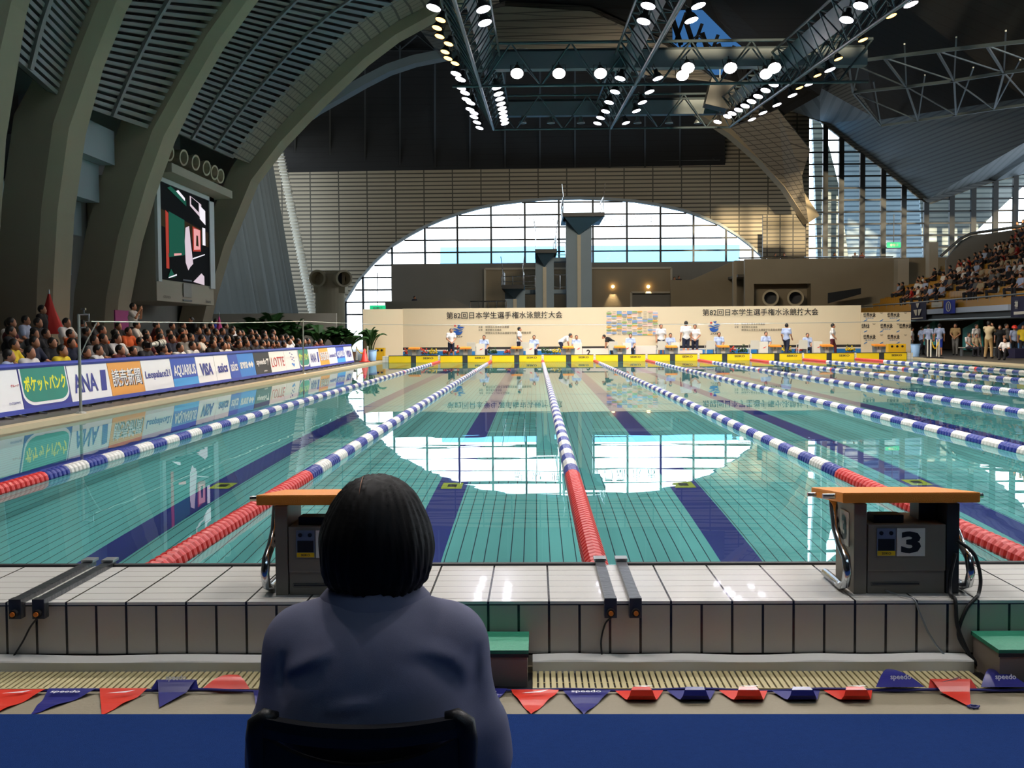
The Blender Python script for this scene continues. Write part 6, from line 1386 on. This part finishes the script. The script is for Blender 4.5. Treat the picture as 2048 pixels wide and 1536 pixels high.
for i, (ri, y) in enumerate(((1, 78.2), (1, 70.5), (2, 81), (2, 74), (3, 79.5), (4, 83), (0, 72.8), (0, 80))):
    r = thing('bag', f'dark bag lying on the {ORD[ri]} yellow seat row, {"farther" if y > 76 else "nearer"} end' if i != 2 else 'dark bag at the far end of the third yellow seat row', 'bag', (row_x(ri) + .56, y, row_z(ri) + .43), 0, 'bags on the yellow seats')
    MB().ball((row_x(ri) + .56, y, row_z(ri) + .60), .3, 10, sq=(.55, 1, .6)).build('body', 'black', r, smooth=True); MB().tube([(row_x(ri) + .56, y - .2, row_z(ri) + .7), (row_x(ri) + .56, y, row_z(ri) + .9), (row_x(ri) + .56, y + .2, row_z(ri) + .7)], .02, 6).build('strap', 'black', r)
# upper balustrade, pillar and sunlit block at the stand's far top
mb = MB(); mb.prism([at(1893, 520, Y=80), at(1922, 482, Y=80), at(1942, 472, Y=80), at(2080, 452, Y=80), at(2080, 560, Y=80), at(1893, 560, Y=80)], (0, .3, 0)); struct(mb, 'wall_upper_stair', 'concrete_dark', 'grey stair parapet at the top of the stand')
mb = MB(); q = [at(1882, 512, Y=79.8), at(1920, 478, Y=79.8), at(1942, 467, Y=79.8), at(2080, 447, Y=79.8)]; mb.tube(q, .1, 8); o = mb.build('handrail', 'steel', None); o['label'] = 'thick grey handrail rising at the top of the yellow stand'; o['category'] = 'railing'
a, b = at(1859, 484, Y=84), at(1876, 540, Y=84); mb = MB(); mb.box(a.x, b.x, 84, 84.8, b.z - 1.5, a.z); struct(mb, 'pillar_stand', 'concrete_pale', 'short pale pillar among the upper seats')
a, b = at(1796, 517, Y=86.6), at(1818, 540, Y=86.6); mb = MB(); mb.box(a.x, b.x, 86.6, 87.6, b.z - 2, a.z); struct(mb, 'wall_block', 'concrete_pale', 'pale block at the far end of the stand')
# gallery rail and people above the right concrete wall
gz = at(1600, 518, Y=88).z; gx0, gx1 = at(1478, 518, Y=88).x, at(1788, 517, Y=88).x
mb = MB(); mb.cyl((gx0, 88.2, gz + .12), (gx1, 88.2, gz + .12), .05, 8)
for k in range(12): x = lerp(gx0, gx1, k / 11); mb.cyl((x, 88.2, gz - .1), (x, 88.2, gz + .12), .03, 6)
o = mb.build('handrail', 'chrome', None); o['label'] = 'bright handrail along the gallery above the right concrete wall'; o['category'] = 'railing'
mb = MB(); mb.box(gx0, gx1 + 2, 88.5, 97, gz - 1.3, gz - 1.1); struct(mb, 'floor_gallery', 'deck', 'gallery floor behind the right concrete wall')
for i, (px, c) in enumerate(((1550, 'dark'), (1568, 'navy'), (1668, 'dark'), (1709, 'white'), (1723, 'orange'))):
    person('standL', 'stand', (at_pt(px, 89.2), 89.2, gz - 1.1), 0.4 * (-1) ** i, c, 'dark', f'person in {c} top standing on the gallery, {ORD[i]} from the left', 'people on the gallery', .95, lite=True)
for i, (px, py) in enumerate(((1351, 553), (1360, 551), (1412, 548))):
    p = at(px, py, Y=93.5); person('standL', 'stand', (p.x, 94.2, p.z - 1.72), 0.2, 'dark', 'dark', f'person in dark clothes behind the stair parapet, {ORD[i]} from the left', 'people on the far stair', lite=True)
p = at(829, 592, Y=86); person('standL', 'stand', (p.x, 86, p.z - 1.72), 0.9, 'navy', 'dark', 'person in dark blue behind the ramp parapet left of the towers', None, lite=True)
# dark entrance below the gallery, glass balustrade
mb = MB(); a, b = at(1526, 430, Y=90), at(1612, 520, Y=90); mb.box(a.x, b.x, 90, 90.3, b.z - 1, a.z); struct(mb, 'wall_gallery', mat('gallery_wall', '6e6656', .6, lines=(('Z', .3, .07, 0), ('X', 1.0, .1, 0)), linecol='2a2824'), 'slatted box wall at the foot of the right arch leg')
a, b, c, d = at(1656, 586, Y=86), at(1722, 576, Y=86), at(1722, 588, Y=86), at(1656, 607, Y=86); o = MB().prism([a, b, c, d], (0, .08, 0)).build('glass_balustrade', 'frame_dark', None); o['label'] = 'dark glass balustrade of the stair beside the far end of the stand'; o['category'] = 'balustrade'
# people on the right deck
GR = 'people on the right deck'
def rd(px, ytop, yfeet, key, pose, top, bottom, label, rz=0.3, hgt=1.72, **kw):
    Y = (1.35 - DZ) * F / (yfeet - 661.0 + (px - 1900) * .007); p = at(px, ytop, Y=Y); return person(key, pose, (p.x, Y, DZ), rz, top, bottom, label, GR, scale=max(.85, min(1.15, (p.z - DZ) / hgt)), **kw)
rd(1824, 655, 709.5, 'standL', 'stand', 'white', 'grey', 'person in white half hidden behind the interview board', 1.2)
rd(1843, 653, 708.5, 'walkL', 'walk', 'paleblue', 'dark', 'person in pale blue leaning over behind the white posts', 1.8)
rd(1857, 649, 711, 'standL', 'stand', 'paleblue', 'dark', 'man in pale blue shirt and dark trousers standing by the white posts', 2.8)
rd(1879, 647, 711.5, 'standS3', 'stand', 'paleblue', 'royal', 'man in pale blue shirt and bright blue shorts behind the yellow chain', 3.0, trousers='short')
rd(1911, 647, 710, 'frontL', 'front', 'tan', 'grey', 'man in tan shirt and grey trousers with hands joined on the right deck', -0.6)
rd(1953, 648, 712, 'standL', 'stand', 'white', 'dark', 'person in white top standing behind the bench', 0.4)
rd(1978, 642, 716, 'photoL', 'photo', 'beige', 'tan', 'man in beige vest and tan trousers raising a camera on the right deck', 2.4)
rd(2000, 650, 715, 'standL', 'stand', 'black', 'dark', 'person in black beside the photographer on the right deck', -0.4)
rd(2013, 647, 714, 'standL', 'stand', 'grey', 'dark', 'person in grey behind the kneeling man on the right deck', .6)
rd(2029, 652, 714, 'standL', 'stand', 'paleblue', 'dark', 'person in pale blue with a red cap at the right edge', .2)
rd(2046, 650, 714, 'standL', 'stand', 'yellow', 'dark', 'person in yellow at the right edge of the deck', -.2)
rd(1938, 666, 712, 'sitL', 'sit', 'white', 'dark', 'woman in white sitting on the left end of the bench', .5, 1.30)
rd(1953, 671, 712.5, 'sitL', 'sit', 'beige', 'dark', 'person in beige sitting on the right end of the bench', .2, 1.30)
rd(2010, 683, 719, 'lowl', 'low', 'white', 'black', 'man with a white bag sitting low near the pool edge on the right deck', -.7, 1.09, hair='long', slim=1.0)
a = at(1945, 700, Y=58.5); r = thing('bench', 'low pale bench on the right deck', 'bench', (a.x, 58.0, DZ)); MB().box(a.x - .9, a.x + .9, 57.6, 58.0, DZ + .40, DZ + .44).build('seat', 'plastic_white', r)
for sx in (-.8, .8): MB().box(a.x + sx - .03, a.x + sx + .03, 57.65, 57.95, DZ, DZ + .40).build('leg', 'steel', r)
p = at(2029, 654, Y=54); r = thing('cap', 'red cap on the person at the right edge', 'cap', p + Vector((0, 0.0, 0)))
c = at(2029, 652, Y=(1.35 - DZ) * F / (714 - 661.0 + 129 * .007)); MB().lathe([(0.125, -.10), (0.12, -.03), (0.08, .03), (0, .045)], c, 14).build('crown', 'flag_red', r, smooth=True); MB().prism([c + Vector((-.07, -.10, -.10)), c + Vector((.07, -.10, -.10)), c + Vector((.06, -.21, -.115)), c + Vector((-.06, -.21, -.115))], (0, 0, .015)).build('peak', 'flag_red', r)
mb = MB(); a, b = at(2026, 697, Y=52.5), at(2075, 722, Y=52.5); mb.box(a.x, b.x, 52.3, 53.2, DZ, a.z); o = mb.build('covered_table', 'banner_dark', None, bevel=.02); o['label'] = 'table under a dark navy cloth at the right edge of the deck'; o['category'] = 'table'
# ---------------------------------------------------------------- the seated official in front of the camera, and the chair
mat('shirt_slate', '84859c', 0.9, noise=0.10, scale=14, bump=0.15, bscale=900, spec=0.15); mat('trousers_navy', '1b1f33', 0.9, noise=0.1); mat('chair_black', '101012', 0.42, noise=0.12, scale=20, bump=0.1, bscale=500); mat('hair_main', '0a0706', 0.6, noise=0.3, scale=60, spec=0.25)
PX, PY = -0.301, 2.10
def Lc(X, Y, Z): return (-(X - PX), -(Y - PY), Z - FZ)
JM = dict(hip=Lc(PX, 2.10, .335), chest=Lc(PX, 2.085, .665), neck=Lc(PX, 2.115, .888), head=Lc(PX + .004, 2.13, .975), sho=Lc(PX - .128, 2.10, .775), elb=Lc(PX - .180, 2.10, .56), wri=Lc(PX - .07, 2.36, .475), kne=Lc(PX - .10, 2.53, .40), ank=Lc(PX - .09, 2.50, FZ + .08),
          sho2=Lc(PX + .134, 2.10, .778), elb2=Lc(PX + .188, 2.11, .57), wri2=Lc(PX + .07, 2.38, .475), kne2=Lc(PX + .11, 2.53, .40), ank2=Lc(PX + .10, 2.49, FZ + .08))
fm = figure(JM, h=0.0085)
me = thing('person', 'person with dark bobbed hair and slate blue shirt seated with back to the camera', 'person', (PX, PY, FZ), pi)
put(fm['body'].mesh(MB()).mesh('body', 'skin', smooth=True, fix=False), 'body', me, local=True)
V = {k: np.array(v) for k, v in JM.items()}
pts = np.array(list(JM.values())); s = SDF((-.36, -.34, .30), (.36, .24, 1.06), 0.0065)
s.cap(V['hip'] + (-.06, 0, .06), V['hip'] + (.06, 0, .06), .135, k=.05); s.cap(V['hip'] + (0, .0, .06), V['chest'], .140, .150, .06); s.cap(V['chest'] - (.075, 0, .02), V['chest'] + (.075, 0, -.02), .128, k=.06)
s.cap(V['sho'], V['sho2'], .068, k=.05); s.cap(V['chest'] + (0, 0, .04), V['neck'] - (0, 0, .055), .12, .068, .06); s.ball(V['chest'] + (0, .03, .09), (.15, .10, .10), .05)
for a in ('', '2'):
    sd = 1 if a == '' else -1
    s.cap(V['neck'] + np.array((.03 * sd, .01, -.065)), V['sho' + a] + np.array((-.02 * sd, .005, -.004)), .062, .070, .04)
    s.cap(V['sho' + a], V['elb' + a] * .9 + V['sho' + a] * .1, .066, .060, .035); s.cap(V['elb' + a] + np.array((0, 0, .05)), V['elb' + a] + (0, -.01, -.005), .058, .066, .02)
    # folds running from the armpit over the shoulder blade
    ap = V['sho' + a] + np.array((-.012 * sd, .088, -.12))
    s.cap(ap, ap + np.array((-.075 * sd, .050, .045)), .017, .008, .016); s.cap(ap + np.array((.0, .0, -.03)), ap + np.array((-.02 * sd, .04, -.13)), .014, .014, .016)
    s.cap(ap + np.array((.045 * sd, -.005, .0)), ap + np.array((.04 * sd, .0, -.12)), .008, .010, .02)
s.cap(V['chest'] + (-.10, .140, -.07), V['chest'] + (.03, .150, -.115), .012, .010, .018); s.cap(V['chest'] + (.10, .125, -.02), V['chest'] + (.02, .145, .0), .008, .006, .03)
def bk(px, py): return (-((px - 1071) / 1168 - PX), 1.35 - (py - 668.5) / 1168 - FZ)
FOLDS = [(.011, .010, [(540, 1372), (575, 1348), (620, 1322), (665, 1305)]), (-.010, .012, [(545, 1392), (590, 1366), (640, 1345)]), (.012, .011, [(790, 1306), (850, 1316), (895, 1336), (922, 1368), (932, 1405)]), (-.010, .014, [(800, 1330), (855, 1342), (890, 1366), (905, 1400)]),
         (-.013, .009, [(548, 1318), (540, 1370), (548, 1430)]), (-.014, .009, [(948, 1312), (940, 1360), (934, 1425)]), (.008, .010, [(640, 1425), (700, 1408), (770, 1402)]), (.006, .012, [(600, 1262), (640, 1240), (690, 1222)]), (.005, .010, [(958, 1330), (964, 1390), (960, 1450)])]
mb = s.mesh(MB()); A_ = np.array(mb.v); back = (A_[:, 1] > -.03).astype(float)
for amp, sg, pl in FOLDS:
    q = np.array([bk(*c) for c in pl]); dm = np.full(len(A_), 9.0); uu = np.zeros(len(A_)); n_ = len(q) - 1; ii = 0
    for a, b in zip(q[:-1], q[1:]):
        d = b - a; t = np.clip(((A_[:, (0, 2)] - a) @ d) / (d @ d), 0, 1); dd = np.linalg.norm(A_[:, (0, 2)] - (a + t[:, None] * d), axis=1); uu = np.where(dd < dm, (ii + t) / n_, uu); dm = np.minimum(dm, dd); ii += 1
    A_[:, 1] += back * amp * 0.8 * np.sin(pi * np.clip(uu, .02, .98)) * np.exp(-(dm / (sg * 1.25)) ** 2)
mb.v = [tuple(v) for v in A_]; put(mb.mesh('shirt', 'shirt_slate', smooth=True, fix=False), 'shirt', me, local=True)
put(fm['trousers'].mesh(MB()).mesh('trousers', 'trousers_navy', smooth=True, fix=False), 'trousers', me, local=True); put(fm['shoes'].mesh(MB()).mesh('shoes', 'chair_black', smooth=True, fix=False), 'shoes', me, local=True)
nk = V['neck']; rows = []
for i in range(33):
    t = 2 * pi * i / 32; c = nk + np.array((.078 * math.cos(t), .072 * math.sin(t) - .003, -.016 - .018 * math.sin(t) * -1 * .4)); rows.append([tuple(c + np.array((math.cos(t) * o, math.sin(t) * o, z))) for o, z in ((.030, -.030), (.024, -.006), (.006, .014), (-.003, .012), (.002, -.02))])
MB().grid(rows).build('collar', 'shirt_slate', me, smooth=True, local=True)
hd = V['head']; hs = SDF(hd - .17, hd + .17, 0.005)
hs.ball(hd + (0, .006, .012), (.094, .112, .103), .01); hs.ball(hd + (0, .035, -.035), (.086, .085, .078), .04); hs.ball(hd + (-.048, .01, -.02), (.052, .08, .062), .03); hs.ball(hd + (.05, .01, -.015), (.050, .08, .060), .03)
hs.cap(hd + (-.03, .045, -.06), hd + (-.022, .04, -.105), .055, .03, .03); hs.cap(hd + (.03, .045, -.06), hd + (.022, .04, -.105), .055, .03, .03)
hs.put(lambda P: ell(P, hd + np.array((0, -.13, -.07)), (.088, .095, .12)), hd - .3, hd + .3, sub=True)
mb = hs.mesh(MB()); nv = []
for x, y, z in mb.v:
    q = np.array((x, y, z)) - hd; a = math.atan2(q[0], q[1] + 1e-6); w = .0009 * math.sin(a * 34 + q[2] * 30) + .0007 * math.sin(a * 71 - q[2] * 55) + .0012 * math.sin(a * 9 + 1 + q[2] * 12); f = 1 + w / max(np.linalg.norm(q), .03) * (1.6 if q[2] < -.05 else 1)
    nv.append(tuple(hd + q * f))
mb.v = nv; put(mb.mesh('hair', 'hair_main', smooth=True, fix=False), 'hair', me, local=True)
# loose tips of hair along the lower edge and the parting
mb = MB(); rr = random.Random(2)
for k in range(150):
    a = rr.uniform(-1.9, 1.9); r0 = .050 + rr.uniform(0, .018); b = hd + np.array((r0 * math.sin(a), .015 + r0 * math.cos(a), -.068 + rr.uniform(-.02, .02))); e = b + np.array((math.sin(a) * rr.uniform(-.01, .012), math.cos(a) * rr.uniform(-.012, .008), -rr.uniform(.02, .042))); m_ = (b + e) / 2 + np.array((math.sin(a) * .006, math.cos(a) * .006, 0))
    mb.tube([tuple(b), tuple(m_), tuple(e)], [.004, .003, .0006], 4)
put(mb.mesh('hair_tips', 'hair_main', smooth=True, fix=False), 'hair_tips', me, local=True)
mb = MB(); mb.tube([tuple(hd + np.array((.022, .01 + .1 * math.sin(t), .012 + .1035 * math.cos(t)))) for t in np.linspace(.15, .75, 7)], [.0003, .0008, .0010, .0010, .0009, .0006, .0003], 5); put(mb.mesh('hair_parting', 'skin', smooth=True), 'hair_parting', me, local=True)
mb = MB()
for sx in (-.03, .03): mb.ball(hd + np.array((sx, -.088, .005)), .011, 8, sq=(1, .5, .6))
mb.box(hd[0] - .022, hd[0] + .022, hd[1] - .107, hd[1] - .095, hd[2] - .063, hd[2] - .058); put(mb.mesh('face_features', 'eye'), 'face_features', me, local=True)
# chair
ch = thing('folding_chair', 'black folding chair with slotted plastic back under the seated person', 'chair', (PX, 2.0, FZ))
CX, HWD = -0.302, 0.172
def rail(z0, z1, dip, th, name, y0=1.915, e=0.0):
    rows = []
    for i in range(25):
        u = -1 + i / 12; x = CX + u * (HWD + e); y = y0 - .035 * (1 - u * u) + .02; dz = dip * (1 - abs(u) ** 2.2)
        rows.append([(x, y - th / 2, z0 - dz), (x, y - th * .6, (z0 + z1) / 2 - dz), (x, y - th / 2, z1 - dz), (x, y + th / 2, z1 - dz), (x, y + th / 2, z0 - dz), (x, y - th / 2, z0 - dz)])
    m_ = MB().grid(rows); m_.f += [(0, 1, 2, 3, 4), tuple(len(m_.v) - 6 + k for k in range(5))]; m_.m += [0, 0]; return m_.build(name, 'chair_black', ch, smooth=False)
rail(.666, .700, .008, .022, 'top_rail'); rail(.560, .668, .040, .016, 'back_panel'); rail(.52, .56, .025, .016, 'lower_rail')
for s_ in (-1, 1):
    x = CX + s_ * (HWD + .002)
    MB().tube([(x - s_ * .030, 1.935, .694), (x - s_ * .012, 1.935, .696), (x + s_ * .003, 1.935, .684), (x + s_ * .006, 1.936, .66), (x + s_ * .002, 1.945, .55), (x, 1.97, .38), (x, 2.02, .20), (x + s_ * .01, 2.32, FZ + .012)], [.012, .017, .020, .020, .019, .016, .014, .013], 10).build('leg', 'chair_black', ch, smooth=True)
    MB().tube([(x, 2.32, .20), (x, 2.2, .13), (x + s_ * .012, 1.88, FZ + .012)], .013, 10).build('leg', 'chair_black', ch, smooth=True)
MB().prism([(CX - .18, 1.97, .185), (CX + .18, 1.97, .185), (CX + .17, 2.34, .205), (CX - .17, 2.34, .205)], (0, 0, .025)).build('seat', 'chair_black', ch, bevel=.006)
MB().cyl((CX - .18, 2.31, FZ + .03), (CX + .18, 2.31, FZ + .03), .009, 8).build('stretcher', 'chair_black', ch)
